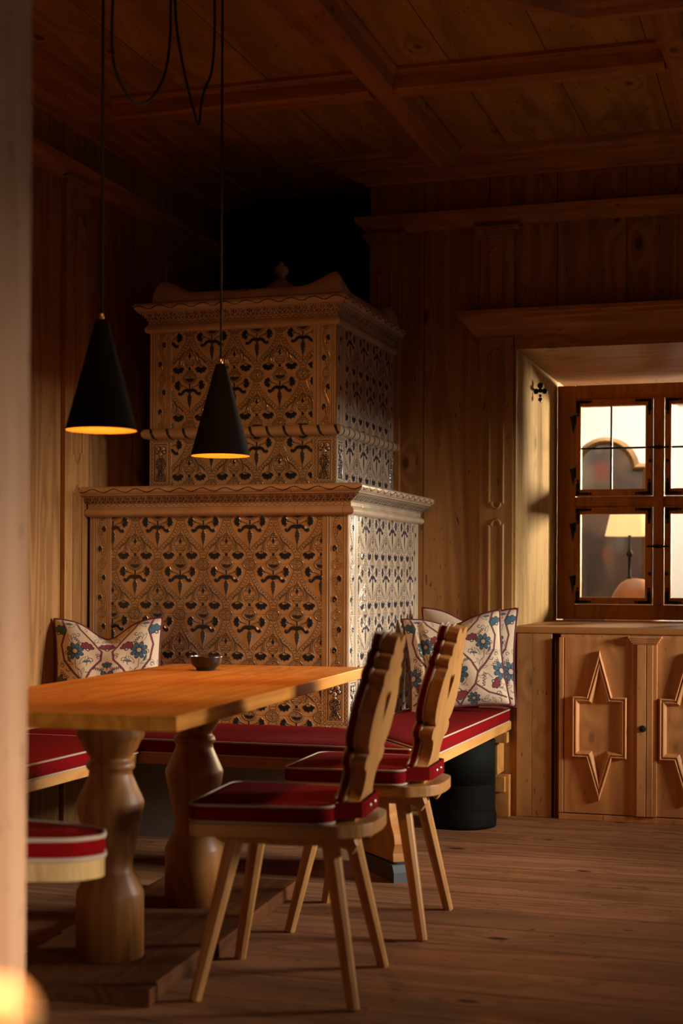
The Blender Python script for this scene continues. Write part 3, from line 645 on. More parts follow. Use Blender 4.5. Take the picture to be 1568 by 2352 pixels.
def face(name, org, U, xs, zt, zb, fn, root, nrm):
    """relief panel; xs = (u0,u1) metres along U, zt top, zb bottom"""
    nu = int(round((xs[1] - xs[0]) / cell)); nv = int(round((zt - zb) / cell))
    u = np.linspace(xs[0], xs[1], nu + 1); t = np.linspace(0, zt - zb, nv + 1); T, Ug = np.meshgrid(t, u, indexing='ij')
    h, p = fn(Ug, T)
    P = np.zeros(T.shape + (3,)); 
    for k in range(3): P[..., k] = org[k] + U[k] * Ug + nrm[k] * h
    P[..., 2] += zt - T
    return grid_mesh(name, P, p, M['glaze'], root)
def strips(segs):
    """profile of mouldings across a pilaster: list of (s0,s1,fn or (height,lines))"""
    def fn(s, t):
        h = np.zeros(s.shape); p = np.zeros(s.shape)
        for s0, s1, f in segs:
            k = (s >= s0) & (s <= s1)
            if callable(f): hh, pp = f(s - s0, t)
            else:
                v = (s - s0) / (s1 - s0); hh = f[0] + f[1] * np.sqrt(np.clip(1 - (2 * v - 1) ** 2, 0, 1)); pp = np.maximum(.8 * (np.abs(v - .08) < .07), .8 * (np.abs(v - .92) < .07)) if f[2] else np.zeros(s.shape)
            h = np.where(k, hh, h); p = np.where(k, pp, p)
        return h, p
    return fn
stove = empty('tiled_stove', (-2.3, 6.13, 0)); tag(stove, 'two-tiered tiled stove with blue-painted ornamental relief tiles and fluted cornices', 'stove')
SP = []
# bodies (slightly behind the relief)
LX0, LX1, LY0, LY1 = -2.866, -1.734, 5.59, YW
UX0, UX1, UY0, UY1 = -2.687, -1.852, 5.79, YW
g = .004
b1 = MB().box(LX0, LX1 - g, LY0 + g, LY1, .40, 1.42).build('lower_body', M['glaze']); b2 = MB().box(UX0, UX1 - g, UY0 + g, UY1, 1.40, 2.2).build('upper_body', M['glaze'])
pl = MB().box(LX0, LX1 - .02, LY0 + .03, LY1, 0, .42).build('plinth', M['plinth']); pl['label'] = 'grey plaster plinth'
SP += [b1, b2, pl]
def adj(x, A): return x
def build_tier(X0, X1, Y0, Y1, zt, zb, xA, yA, lw, rw, flw, frw, row0, gz, tagname):
    """front: pilasters lw (left) / rw (right), side: flw near corner, frw far"""
    W = X1 - X0; D = Y1 - Y0
    fz = lambda a, w: (lambda s, t: vine(s, t, w))
    def pil(w, flip):
        a = [(0, w * .14, (.001, 0, False)), (w * .14, w * .24, (.001, .003, True)), (w * .24, w * .33, (.001, .002, True)), (w * .33, w * .80, lambda s, t: vine(s, t, w * .47)), (w * .80, w * .90, (.001, .001, True)), (w * .90, w, (.002, 0, False))]
        if flip: a = [(w - s1, w - s0, f) for s0, s1, f in a][::-1]
        return strips(a)
    fn_l = pil(lw, False); fn_r = pil(rw, False)
    def front(s, t):
        x = X0 + s; h, p = tiles(x, t, xA, row0)
        for (s0, s1, f) in ((0, lw, fn_l), (W - rw, W, fn_r)):
            k = (s >= s0) & (s <= s1); sub = np.where(k, s - s0, 0.0); hh, pp = f(sub, t); h = np.where(k, hh, h); p = np.where(k, pp, p)
            if gz:
                kk = k & (zt - t < gz[0]) & (zt - t > gz[1]); hh, pp = grapes(np.where(kk, s - s0, 0) , np.where(kk, gz[0] - (zt - t), 0), s1 - s0, gz[0] - gz[1]); h = np.where(kk, hh, h); p = np.where(kk, pp, p)
        return h, p
    def side(s, t):
        y = Y0 + s; h, p = tiles(y, t, yA, row0)
        def pf(w): return strips([(0, w * .08, (.002, 0, False)), (w * .08, w * .62, lambda q, t: vine(q, t, w * .54)), (w * .62, w * .74, (.001, .002, True)), (w * .74, w * .86, (.001, .003, True)), (w * .86, w, (.001, 0, False))])
        for (s0, s1) in ((0, flw), (D - frw, D)):
            k = (s >= s0) & (s <= s1); sub = np.where(k, s - s0, 0.0); hh, pp = pf(s1 - s0)(sub, t); h = np.where(k, hh, h); p = np.where(k, pp, p)
            if gz:
                kk = k & (zt - t < gz[0]) & (zt - t > gz[1]); hh, pp = grapes(np.where(kk, s - s0, 0), np.where(kk, gz[0] - (zt - t), 0), s1 - s0, gz[0] - gz[1]); h = np.where(kk, hh, h); p = np.where(kk, pp, p)
        return h, p
    a = face(tagname + '_front_tiles', (X0, Y0, 0), (1, 0, 0), (0, W), zt, zb, front, None, (0, -1, 0)); 
    b = face(tagname + '_side_tiles', (X1, Y0, 0), (0, 1, 0), (0, D), zt, zb, side, None, (1, 0, 0))
    return [a, b]
# lower tier: first joint level is the tile top at z 1.3325
SP += build_tier(LX0, LX1, LY0, LY1, 1.3325, .46, -2.658, 5.927, .10, .108, .125, .10, 0, (.685, .486), 'lower')
# upper tier above and below the roll moulding
SP += build_tier(UX0, UX1, UY0, UY1, 2.122, 1.70, -2.30, 6.08, .10, .10, .12, .09, 0, None, 'upper')
SP += build_tier(UX0, UX1, UY0, UY1, 1.668, 1.44, -2.30, 6.08, .10, .10, .12, .09, 0, (1.665, 1.462), 'band')
for o in SP:
    if o.name.endswith('front_tiles') or o.name.endswith('side_tiles'): pass

def cornice(name, X0, X1, Y0, Y1, pts, painter, leftd=1.):
    """pts = [(d,z)] from the bottom up; resampled by arc length; patterned by painter(x_along, q_arclen, z)->(h,p)"""
    P = [np.array(p) for p in pts]; seg = [0]
    for a, b in zip(P[:-1], P[1:]): seg.append(seg[-1] + np.hypot(*(b - a)))
    n = int(seg[-1] / .0017); q = np.linspace(0, seg[-1], n); d = np.interp(q, seg, [p[0] for p in P]); z = np.interp(q, seg, [p[1] for p in P])
    # light smoothing to round the mouldings
    for _ in range(2): d[1:-1] = (d[:-2] + 2 * d[1:-1] + d[2:]) / 4; z[1:-1] = (z[:-2] + 2 * z[1:-1] + z[2:]) / 4
    nd = np.gradient(z, q); nz = -np.gradient(d, q)
    out = []
    def run(L0, L1f, mk, e0, e1):
        nL = int((L1f - L0) / .0019); s = np.linspace(0, 1, nL)
        Sg, Qi = np.meshgrid(s, np.arange(n)); D_ = d[Qi]; Z_ = z[Qi]
        A = (L0 - e0 * D_) + ((L1f + e1 * D_) - (L0 - e0 * D_)) * Sg
        h, p = painter(A, q[Qi], Z_); D2 = D_ + h * nd[Qi]; Z2 = Z_ + h * nz[Qi]
        return mk(A, D2, Z2), p
    Pf, cf = run(X0, X1, lambda A, D_, Z_: np.stack([A, Y0 - D_, Z_], -1), leftd, 1.)
    Ps, cs = run(Y0, Y1, lambda A, D_, Z_: np.stack([X1 + D_, A, Z_], -1), 1., 0.)
    f_ = grid_mesh(name + '_front', Pf, cf, M['glaze']); s_ = grid_mesh(name + '_side', Ps, cs, M['glaze'])
    Pl, cl_ = run(Y0, Y1, lambda A, D_, Z_: np.stack([X0 - D_ * leftd, A, Z_], -1)[:, ::4], 1., 0.)
    l_ = grid_mesh(name + '_return', Pl, cl_[:, ::4], M['glaze'])
    return [f_, s_, l_]
def corn_paint(z0, k=1.):
    """z relative to z0 (bottom). bands: plain roll, small wave, leaf frieze, roll with long wave"""
    def fn(A, q, z):
        t = z - z0; h = np.zeros(A.shape); p = np.zeros(A.shape)
        p = np.maximum(p, .85 * (np.abs(t - .0455 - .0036 * np.sin(A * 2 * PI / .0245)) < .0013))
        p = np.maximum(p, .8 * (np.abs(t - .0535) < .0009)); p = np.maximum(p, .8 * (np.abs(t - .037) < .0007)); p = np.maximum(p, .9 * (np.abs(t - .0835) < .0011))
        # leaf frieze t in .056...082
        u = (A % .070) / .070; v = (t - .057) / .024; vin = (v > 0) & (v < 1)
        def leaf(u, c, w):
            x = (u - c) / w; r = np.hypot(x, (v - .0) * .9); th = np.arctan2(v, x)
            return (r < .98) & (np.cos(th * 9 - PI / 2 * 9) > -.15) & (r > .22)
        lf = (leaf(u, .25, .2) | leaf(u, .75, .17)); p = np.where(vin & lf, 1., p); h += np.where(vin & lf, .0014, 0)
        st_ = vin & ((np.abs(np.abs(u - .5) - .02 - .05 * v) < .02) | (np.abs(np.minimum(u, 1 - u) - .02 - .06 * v) < .02)); p = np.where(st_, .85, p)
        # long wave on the roll
        wv = np.abs(t - .103 - .0065 * np.sin(A * 2 * PI / .098)) / np.sqrt(1 + (.0065 * 2 * PI / .098 * np.cos(A * 2 * PI / .098)) ** 2)
        p = np.maximum(p, .95 * (wv < .0019))
        # tile joints
        j = np.abs((A + .03) % .2025 - .101) < .0008; h -= j * .0008; p = np.maximum(p, .3 * j)
        return h, p
    return fn
def cprof(z0, D): return [(0, z0 - .002), (.016, z0), (.026, z0 + .006), (.030, z0 + .014), (.027, z0 + .024), (.019, z0 + .031), (.012, z0 + .034), (.012, z0 + .052), (.018, z0 + .055), (.022, z0 + .058), (.034, z0 + .068), (.050, z0 + .079), (.058, z0 + .082), (.060, z0 + .088), (.070, z0 + .094), (.078, z0 + .103), (.078, z0 + .113), (.068, z0 + .121), (.05, z0 + .124), (-.16, z0 + .126)] if D else [(0, z0 - .002), (.012, z0), (.018, z0 + .006), (.020, z0 + .014), (.017, z0 + .024), (.010, z0 + .031), (.006, z0 + .034), (.006, z0 + .052), (.012, z0 + .055), (.014, z0 + .058), (.022, z0 + .068), (.034, z0 + .079), (.040, z0 + .082), (.042, z0 + .088), (.050, z0 + .094), (.056, z0 + .103), (.056, z0 + .113), (.048, z0 + .121), (.03, z0 + .124), (-.22, z0 + .126)]
SP += cornice('lower_cornice', LX0, LX1, LY0, LY1, cprof(1.3265, True), corn_paint(1.3265), .35)
SP += cornice('upper_cornice', UX0, UX1, UY0, UY1, cprof(2.118, False), corn_paint(2.118), 1.)
# roll moulding
def roll_paint(A, q, z):
    k = np.abs(((A + .35 * (q - .03)) % .075) - .0375) < .0062; return np.zeros(A.shape), .95 * k
rp = [(0.0, 1.662), (.006, 1.663)] + [(.008 + .022 * math.sin(PI * k / 14), 1.686 - .022 * math.cos(PI * k / 14)) for k in range(15)] + [(.0, 1.709)]
SP += cornice('roll_moulding', UX0, UX1, UY0, UY1, rp, roll_paint, 1.)
# cresting on top: cushion-like rolls rising to horns at the corners, dome with knob
zc = 2.244; cw0, cw1, cd0, cd1 = UX0 + .02, UX1 + .03, UY0 - .03, UY1 - .02
n = 150; xs = np.linspace(cw0, cw1, n); ys = np.linspace(cd0, cd1, n); Yg, Xg = np.meshgrid(ys, xs, indexing='ij')
u = (Xg - (cw0 + cw1) / 2) / ((cw1 - cw0) / 2); v = (Yg - (cd0 + cd1) / 2) / ((cd1 - cd0) / 2)
edge = (1 - np.maximum(np.abs(u), np.abs(v))) * (cw1 - cw0) / 2; along = np.minimum(np.abs(u), np.abs(v))
roll = np.sqrt(np.clip(1 - ((edge - .05) / .05) ** 2, 0, 1)) * (.045 + .055 * np.sin(np.clip((along - .5) / .5, 0, 1) ** 1.6 * PI * .62) ** 1.5) 
rad = np.hypot(u, v); dome = .02 + .155 * np.clip(1 - rad / .62, 0, 1) ** 1.2
hz = np.where(edge > .05, np.maximum(roll, dome), roll)
pz_ = zc + hz
wavp = (np.abs(edge - .05 - .012 * np.sin(along * 34)) < .004) & (along > .78) | (np.abs(np.hypot(u * 1. + .05, (edge - .035) * 9) - .16) < .018) & (v < -.7) & (edge < .1)
cr = grid_mesh('cresting', np.stack([Xg, Yg, pz_], -1), wavp * .9, M['glaze']); SP.append(cr)
kn = MB().lathe([(.022, 0), (.016, .012), (.03, .022), (.034, .038), (.028, .052), (.012, .06), (.012, .066), (.006, .074), (.001, .078)], c=((cw0 + cw1) / 2, (cd0 + cd1) / 2, zc + .165), n=24).build('knob', M['glaze']); SP.append(kn)
adopt(stove, *SP)
for o in SP:                                                # give every mesh without painted attribute an unpainted one
    if 'col' not in o.data.color_attributes and o.data.materials[0] == M['glaze']: o.data.color_attributes.new('col', 'FLOAT_COLOR', 'POINT').data.foreach_set('color', [0., 0., 0., 1.] * len(o.data.vertices))

# ------------------------------------------------------------------ corner bench, its cushions
bench = empty('corner_bench', (-1.9, 5.2, 0)); tag(bench, 'L-shaped pine corner bench running round the tiled stove and along the left wall', 'bench')
BX, BY, BH = -1.285, 4.955, .43
bo = []
def prism_z(pts, z0, z1): return MB().prism(pts, lambda a, b: (a, b, z0), lambda a, b: (a, b, z1))
bo.append(prism_z([(XL + .004, BY + .005), (BX, BY + .005), (BX, BY + .02), (LX1, LY0 - .003), (XL + .004, LY0 - .003)], .392, BH).build('front_seat_board', M['trim_x'], bevel=.003))
bo.append(prism_z([(BX, BY + .02), (BX, YW - .03), (LX1 + .004, YW - .03), (LX1 + .004, LY0 - .003)], .392, BH).build('right_seat_board', M['bench'], bevel=.003))
bo.append(MB().box(XL + .003, -2.345, 2.2, BY, .392, BH).build('left_seat_board', M['bench'], bevel=.003))
# carved corner support standing on the diagonal, on a grey iron shoe
pr = [(.0, 0.07), (.045, 0.07), (.04, .10), (.055, .135), (.045, .17), (.02, .20), (.005, .235), (.0, .28), (.01, .32), (.03, .355), (.05, .39), (-.35, .39), (-.35, .06)]
dg = Vector((.62, -.78)); nm = Vector((.78, .62)); cp = Vector((-1.40, 5.10))
fm = lambda off: (lambda a, z: (cp.x + dg.x * a + nm.x * off, cp.y + dg.y * a + nm.y * off, z))
bo.append(MB().prism(pr, fm(-.03), fm(.03)).build('carved_support', M['bench'], bevel=.003))
sh_ = MB().prism([(-.35, 0), (.06, 0), (.06, .035), (.045, .06), (-.35, .06)], fm(-.033), fm(.033)).build('iron_shoe', plain('grey iron', (.10, .11, .12), .5, .3, .3, 50, .1)); sh_['label'] = 'grey iron shoe'; bo.append(sh_)
m = MB()
m.prism([(XL + .01, .39), (XL + .50, .39), (XL + .47, .33), (XL + .36, .28), (XL + .30, .16), (XL + .33, 0), (XL + .01, 0)], lambda a, z: (a, 4.05, z), lambda a, z: (a, 4.10, z))
bo.append(m.build('wall_support', M['bench'], bevel=.003))
# bracket blocks by the window wall
m = MB().box(-1.40, -1.275, 6.50, 6.545, .345, .392).box(-1.40, -1.32, 6.515, 6.66, .20, .345).box(-1.375, -1.285, 6.60, 6.645, .0, .19).box(-1.36, -1.30, 6.575, 6.64, .115, .185)
bo.append(m.build('bracket', M['bench'], bevel=.002))
adopt(bench, *bo)
def rounded(pts, r, n=6):
    out = []; Np = len(pts)
    for i in range(Np):
        p = Vector(pts[i]); a = (Vector(pts[i - 1]) - p); b = (Vector(pts[(i + 1) % Np]) - p); rr = min(r, a.length * .45, b.length * .45) if not isinstance(r, (list, tuple)) else r[i]
        A = p + a.normalized() * rr; B = p + b.normalized() * rr
        for k in range(n + 1):
            t = k / n; out.append(tuple((A * (1 - t) + p * t) * (1 - t) + (p * (1 - t) + B * t) * t))
    return out
def inset(pts, d):
    P = [Vector(p) for p in pts]; out = []
    ar = sum(P[i - 1].x * P[i].y - P[i].x * P[i - 1].y for i in range(len(P))); sg = 1 if ar > 0 else -1
    for i in range(len(P)):
        t = (P[(i + 1) % len(P)] - P[i - 1]).normalized(); out.append(P[i] + Vector((-t.y, t.x)) * sg * d)
    return out
def offs(pts, d):
    P = [Vector(p) for p in pts]; n = len(P); ar = sum(P[i - 1].x * P[i].y - P[i].x * P[i - 1].y for i in range(n)); sg = 1 if ar > 0 else -1; out = []
    for i in range(n):
        a = (P[i] - P[i - 1]).normalized(); b = (P[(i + 1) % n] - P[i]).normalized(); na = Vector((-a.y, a.x)) * sg; nb = Vector((-b.y, b.x)) * sg; q = na + nb; out.append(P[i] + q / max(.2, q.dot(na)) * d)
    return out
def cushion(name, base, rad, z0, z1, mat=None, parent=None, crown=.010, pipe=.0036, n=1):
    """box cushion with a slightly domed top and cream piping round both edges"""
    m = MB(); rings = []
    for d, z in ((.004, z0), (0, z0 + .006), (-.002, (z0 + z1) / 2), (0, z1 - .006), (.004, z1), (.02, z1 + crown * .45), (.05, z1 + crown * .8), (.09, z1 + crown)):
        rings.append([(q[0], q[1], z) for q in rounded(offs(base, d), rad, 5)])
    k = len(rings[0]); vs = [p for r in rings for p in r]; fs = []
    for i in range(len(rings) - 1):
        for j in range(k): j2 = (j + 1) % k; fs.append((i * k + j, i * k + j2, (i + 1) * k + j2, (i + 1) * k + j))
    m.add(vs, fs, True)
    from mathutils.geometry import tessellate_polygon
    for ri, rev in ((len(rings) - 1, 0), (0, 1)):
        for t in tessellate_polygon([[Vector((p[0], p[1], 0)) for p in rings[ri]]]): m.f.append(tuple(ri * k + i for i in (t[::-1] if rev else t))); m.sm.append(True)
    o = m.build(name, mat or M['red'], parent)
    p = MB()
    p.tube([(q[0], q[1], z1 - .001) for q in rings[1]], pipe, 8, True); p.tube([(q[0], q[1], z0 + .002) for q in rings[1]], pipe, 8, True)
    pp = p.build('piping', M['white'], o); pp['label'] = 'cream piping'
    return o
c1 = cushion('bench_cushion', [(XL + .02, BY + .01), (BX - .02, BY + .005), (LX1 - .01, LY0 - .012), (XL + .02, LY0 - .012)], .02, BH + .001, .482); tag(c1, 'long dark red bench cushion with cream piping along the front of the stove', 'cushion', 'bench cushions')
c2 = cushion('bench_cushion', [(BX - .006, BY + .012), (BX - .002, YW - .05), (LX1 + .012, YW - .05), (LX1 + .012, LY0 - .004)], .02, BH + .001, .486); tag(c2, 'red bench cushion right of the stove, under the two patterned pillows', 'cushion', 'bench cushions')
c3 = cushion('bench_cushion', [(XL + .02, 2.25), (-2.335, 2.25), (-2.335, BY - .003), (XL + .02, BY - .003)], .02, BH + .001, .482); tag(c3, 'dark red bench cushion with cream piping along the left wall, behind the table', 'cushion', 'bench cushions')

# ------------------------------------------------------------------ table
TH = R(4.0); tb = empty('dining_table', (-1.84, 4.155, 0), TH); tag(tb, 'heavy larch table with a thick plank top on two turned pedestals and a plank base', 'table')
MB().box(-.37, .37, -1.01, 1.01, .712, .75).build('tabletop', M['table'], tb, bevel=.003)
prof = [(.092, .045), (.092, .215), (.091, .222), (.066, .272), (.062, .282), (.062, .300), (.066, .33), (.078, .385), (.087, .425), (.092, .46), (.090, .468), (.072, .508), (.060, .535), (.058, .548), (.063, .552), (.067, .560), (.063, .572), (.056, .577), (.056, .585), (.062, .592), (.075, .612), (.080, .625), (.090, .640), (.092, .646), (.092, .712)]
for x, y in ((-.004, -.50), (0, .18)):
    MB().lathe(prof, c=(x, y, 0), n=40).build('turned_pedestal', M['tleg'], tb)
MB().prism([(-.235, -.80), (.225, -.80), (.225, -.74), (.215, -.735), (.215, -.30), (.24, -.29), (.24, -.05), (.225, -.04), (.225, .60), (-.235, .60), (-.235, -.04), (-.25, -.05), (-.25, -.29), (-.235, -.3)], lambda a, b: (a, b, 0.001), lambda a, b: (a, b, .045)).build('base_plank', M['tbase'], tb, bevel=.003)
# bowl
bw = empty('bowl', (-2.005, 4.79, .7505)); tag(bw, 'small dark glazed stoneware bowl with a lug handle on the table', 'bowl')
MB().lathe([(.032, 0), (.034, .004), (.036, .010), (.050, .020), (.056, .034), (.057, .046), (.059, .050), (.055, .050)], n=36, cap=False).lathe([(.032, 0), (.001, 0)], n=36, cap=False).build('body', M['bowl'], bw)
o = MB().lathe([(.0545, .050), (.052, .034), (.040, .016), (.001, .010)], n=36, cap=False).build('glazed_inside', M['bowlin'], bw); o['label'] = 'brown glazed inside'
MB().tube([(-.05, .02, .042), (-.062, .028, .046), (-.066, .018, .048), (-.062, .004, .046), (-.055, .0, .042)], .005, 8).build('handle', M['bowl'], bw)

# ------------------------------------------------------------------ chairs
def mirror(pts): return pts + [(-x, y) for x, y in reversed(pts) if abs(x) > 1e-6]
def back_outline():
    r = [(.072, 0), (.088, .0), (.093, .02), (.090, .045)]
    def arc(cx, cy, rx, ry, a0, a1, n=8): return [(cx + rx * math.cos(R(a0 + (a1 - a0) * k / n)), cy + ry * math.sin(R(a0 + (a1 - a0) * k / n))) for k in range(n + 1)]
    p = [(.095, -.03), (.095, .03), (.107, .045)]
    p += arc(.125, .095, .055, .048, 250, 115, 8)              # waist
    p += [(.112, .138)] + arc(.108, .160, .026, .020, -60, 80, 8)  # knob
    p += [(.106, .184), (.118, .190), (.142, .205), (.158, .230), (.165, .26), (.163, .29), (.150, .325), (.132, .352), (.120, .362)]
    p += [(.118, .368)] + arc(.108, .381, .022, .016, -50, 85, 6)
    p += [(.103, .399), (.094, .402), (.094, .408)] + arc(.080, .422, .022, .017, -40, 90, 6)
    p += [(.072, .440), (.070, .448)] + arc(.052, .458, .026, .030, -20, 100, 8) + [(.034, .484), (.018, .479), (.006, .470), (0, .467)]
    return mirror(p)
def heart():
    pts = []
    for k in range(28):
        t = 2 * PI * k / 28; x = .034 * math.sin(t) ** 3 * 1.0; y = .032 * (.81 * math.cos(t) - .31 * math.cos(2 * t) - .12 * math.cos(3 * t) - .06 * math.cos(4 * t))
        if y < 0: y *= 2.1
        pts.append((x, .315 + y))
    return pts
def extrude_holes(outer, holes, f0, f1):
    from mathutils.geometry import tessellate_polygon
    loops = [outer] + holes; allp = [p for l in loops for p in l]; n = len(allp)
    tr = tessellate_polygon([[Vector((a, b, 0)) for a, b in l] for l in loops])
    fs = [tuple(t) for t in tr] + [tuple(n + i for i in t[::-1]) for t in tr]; st = 0
    for l in loops:
        k = len(l); fs += [(st + i, st + (i + 1) % k, n + st + (i + 1) % k, n + st + i) for i in range(k)]; st += k
    return MB().add([f0(a, b) for a, b in allp] + [f1(a, b) for a, b in allp], fs)
LEAN = R(12.5); BX0 = .150
def bmap(off): return lambda a, b: (BX0 + off * math.cos(LEAN) + (b) * math.sin(LEAN), a, .455 + b * math.cos(LEAN) - off * math.sin(LEAN))
def make_chair(loc, rz, label):
    c = empty('dining_chair', loc, rz); tag(c, label, 'chair', 'carved-back chairs at the table')
    sp = rounded([(-.225, -.225), (.15, -.19), (.228, -.135), (.245, 0), (.228, .135), (.15, .19), (-.225, .225)], [.03, .02, .05, .08, .05, .02, .03], 5)
    s = MB().prism(sp, lambda a, b: (a, b, .418), lambda a, b: (a, b, .45)).build('seat', M['chairseat'], c, bevel=.007)
    for sy in (-1, 1):
        y = sy * .125
        MB().prism([(-.17, .418), (.19, .418), (.20, .395), (.185, .372), (.17, .385), (.155, .392), (-.15, .392), (-.17, .40)], lambda a, z: (a, y - .022, z), lambda a, z: (a, y + .022, z)).build('batten', M['chair'], s, bevel=.002)
    for sx in (-1, 1):
        for sy in (-1, 1):
            MB().taper((sx * .205, sy * .215, 0), (sx * .125, sy * .125, .405), .0165, .0245).build('leg', M['chair'], c, bevel=.0015)
    b = extrude_holes(back_outline(), [heart()], bmap(.0), bmap(.034)).build('backrest', M['chair'], c, bevel=.004)
    pad = [(x * 1.0, y) for x, y in back_outline() if True]
    pd = extrude_holes([(x * .985, y * .99 + .0) for x, y in back_outline()], [], bmap(-.028), bmap(-.002)).build('back_pad', M['red'], c, bevel=.009); pd['label'] = 'red felt back pad'
    pt = MB().tube([bmap(-.004)(x * .99, y) for x, y in back_outline()], .004, 6, True).tube([bmap(-.026)(x * .97, y) for x, y in back_outline()], .0035, 6, True).build('piping', M['white'], pd); pt['label'] = 'cream piping'
    cu = cushion('seat_cushion', [(-.228, -.222), (.14, -.195), (.14, .195), (-.228, .222)], .045, .453, .498, M['red'], c, .006); cu['label'] = 'red seat cushion'
    # strap round the back of the seat
    st = MB(); path = [(.10, -.175), (.20, -.110), (.206, -.09), (.206, .09), (.20, .110), (.10, .175)]
    st.sweep(path, [(0, .462), (-.006, .462), (-.006, .503), (0, .503), (0, .462)], lambda a, b_, h: (a, b_, h))
    so = st.build('strap', M['red'], c)
    for yy in (-.03, .035):
        k = MB().lathe([(.007, 0), (.006, .003), (.001, .004)], n=12, M=Matrix.Translation((.211, yy, .483)) @ Matrix.Rotation(R(90), 4, 'Y')).build('stud', M['metal'], so, fix=False); k['label'] = 'nickel stud'
    return c
ch1 = make_chair((-1.298, 3.706, 0), R(6), 'carved wooden chair with red cushion nearest the camera, at the near corner of the table')
ch2 = copy_tree(ch1); ch2.location = (-1.303, 4.462, 0); ch2.rotation_euler = (0, 0, R(3)); ch2['label'] = 'farther of the two carved wooden chairs with red cushions, beside the stove bench'

# curved bench end with cushion at the near left
fb = empty('stool_bench', (-1.75, 3.05, 0)); tag(fb, 'pale wooden bench end with rounded corner and red piped cushion beside the doorpost', 'bench')
CE = [(-2.2, 3.13), (-1.95, 3.13), (-1.62, 3.10), (-1.53, 3.06), (-1.49, 2.985), (-1.53, 2.92), (-1.62, 2.885), (-1.72, 2.85), (-1.84, 2.79), (-2.0, 2.68), (-2.2, 2.55)]
def curve_end(e):
    return rounded(CE, .03, 4)
def curve_end0(e):
    pts = [(-2.6, 3.13 + e), (-1.95, 3.13 + e), (-1.62, 3.10 + e), (-1.545, 3.06), (-1.50 + e, 2.985), (-1.535 + e, 2.93 - e), (-1.60, 2.895 - e), (-1.70, 2.87 - e), (-1.80, 2.83 - e), (-1.95, 2.74 - e), (-2.15, 2.60 - e), (-2.6, 2.5 - e)]
    return rounded(pts, .05, 4)
s_ = MB().prism(curve_end(0), lambda a, b: (a, b, .405), lambda a, b: (a, b, .446)).build('seat', M['jamb'], bevel=.008)
cu = cushion('seat_cushion', CE, .03, .450, .497, M['red'], None, .006, .0055); cu['label'] = 'red seat cushion'
lg = [MB().taper((x, y, 0), (x, y, .41), .024, .028).build('leg', M['chair']) for x, y in ((-2.08, 3.0), (-2.12, 2.72))]
adopt(fb, s_, cu, *lg)

# ------------------------------------------------------------------ black bin under the bench
bn = empty('round_bin', (-1.445, 6.33, 0)); tag(bn, 'black round metal bin standing under the bench by the window wall', 'bin')
MB().lathe([(.150, .085), (.150, .185), (.151, .19)], n=48, cap=False).build('band', M['bin2'], bn)
MB().lathe([(.150, .19), (.150, .375), (.145, .378), (.10, .379)], n=48).build('body', M['bin'], bn)
MB().lathe([(.154, 0.001), (.156, .015), (.156, .055), (.152, .065), (.150, .085)], n=48).build('foot_ring', M['bin2'], bn)

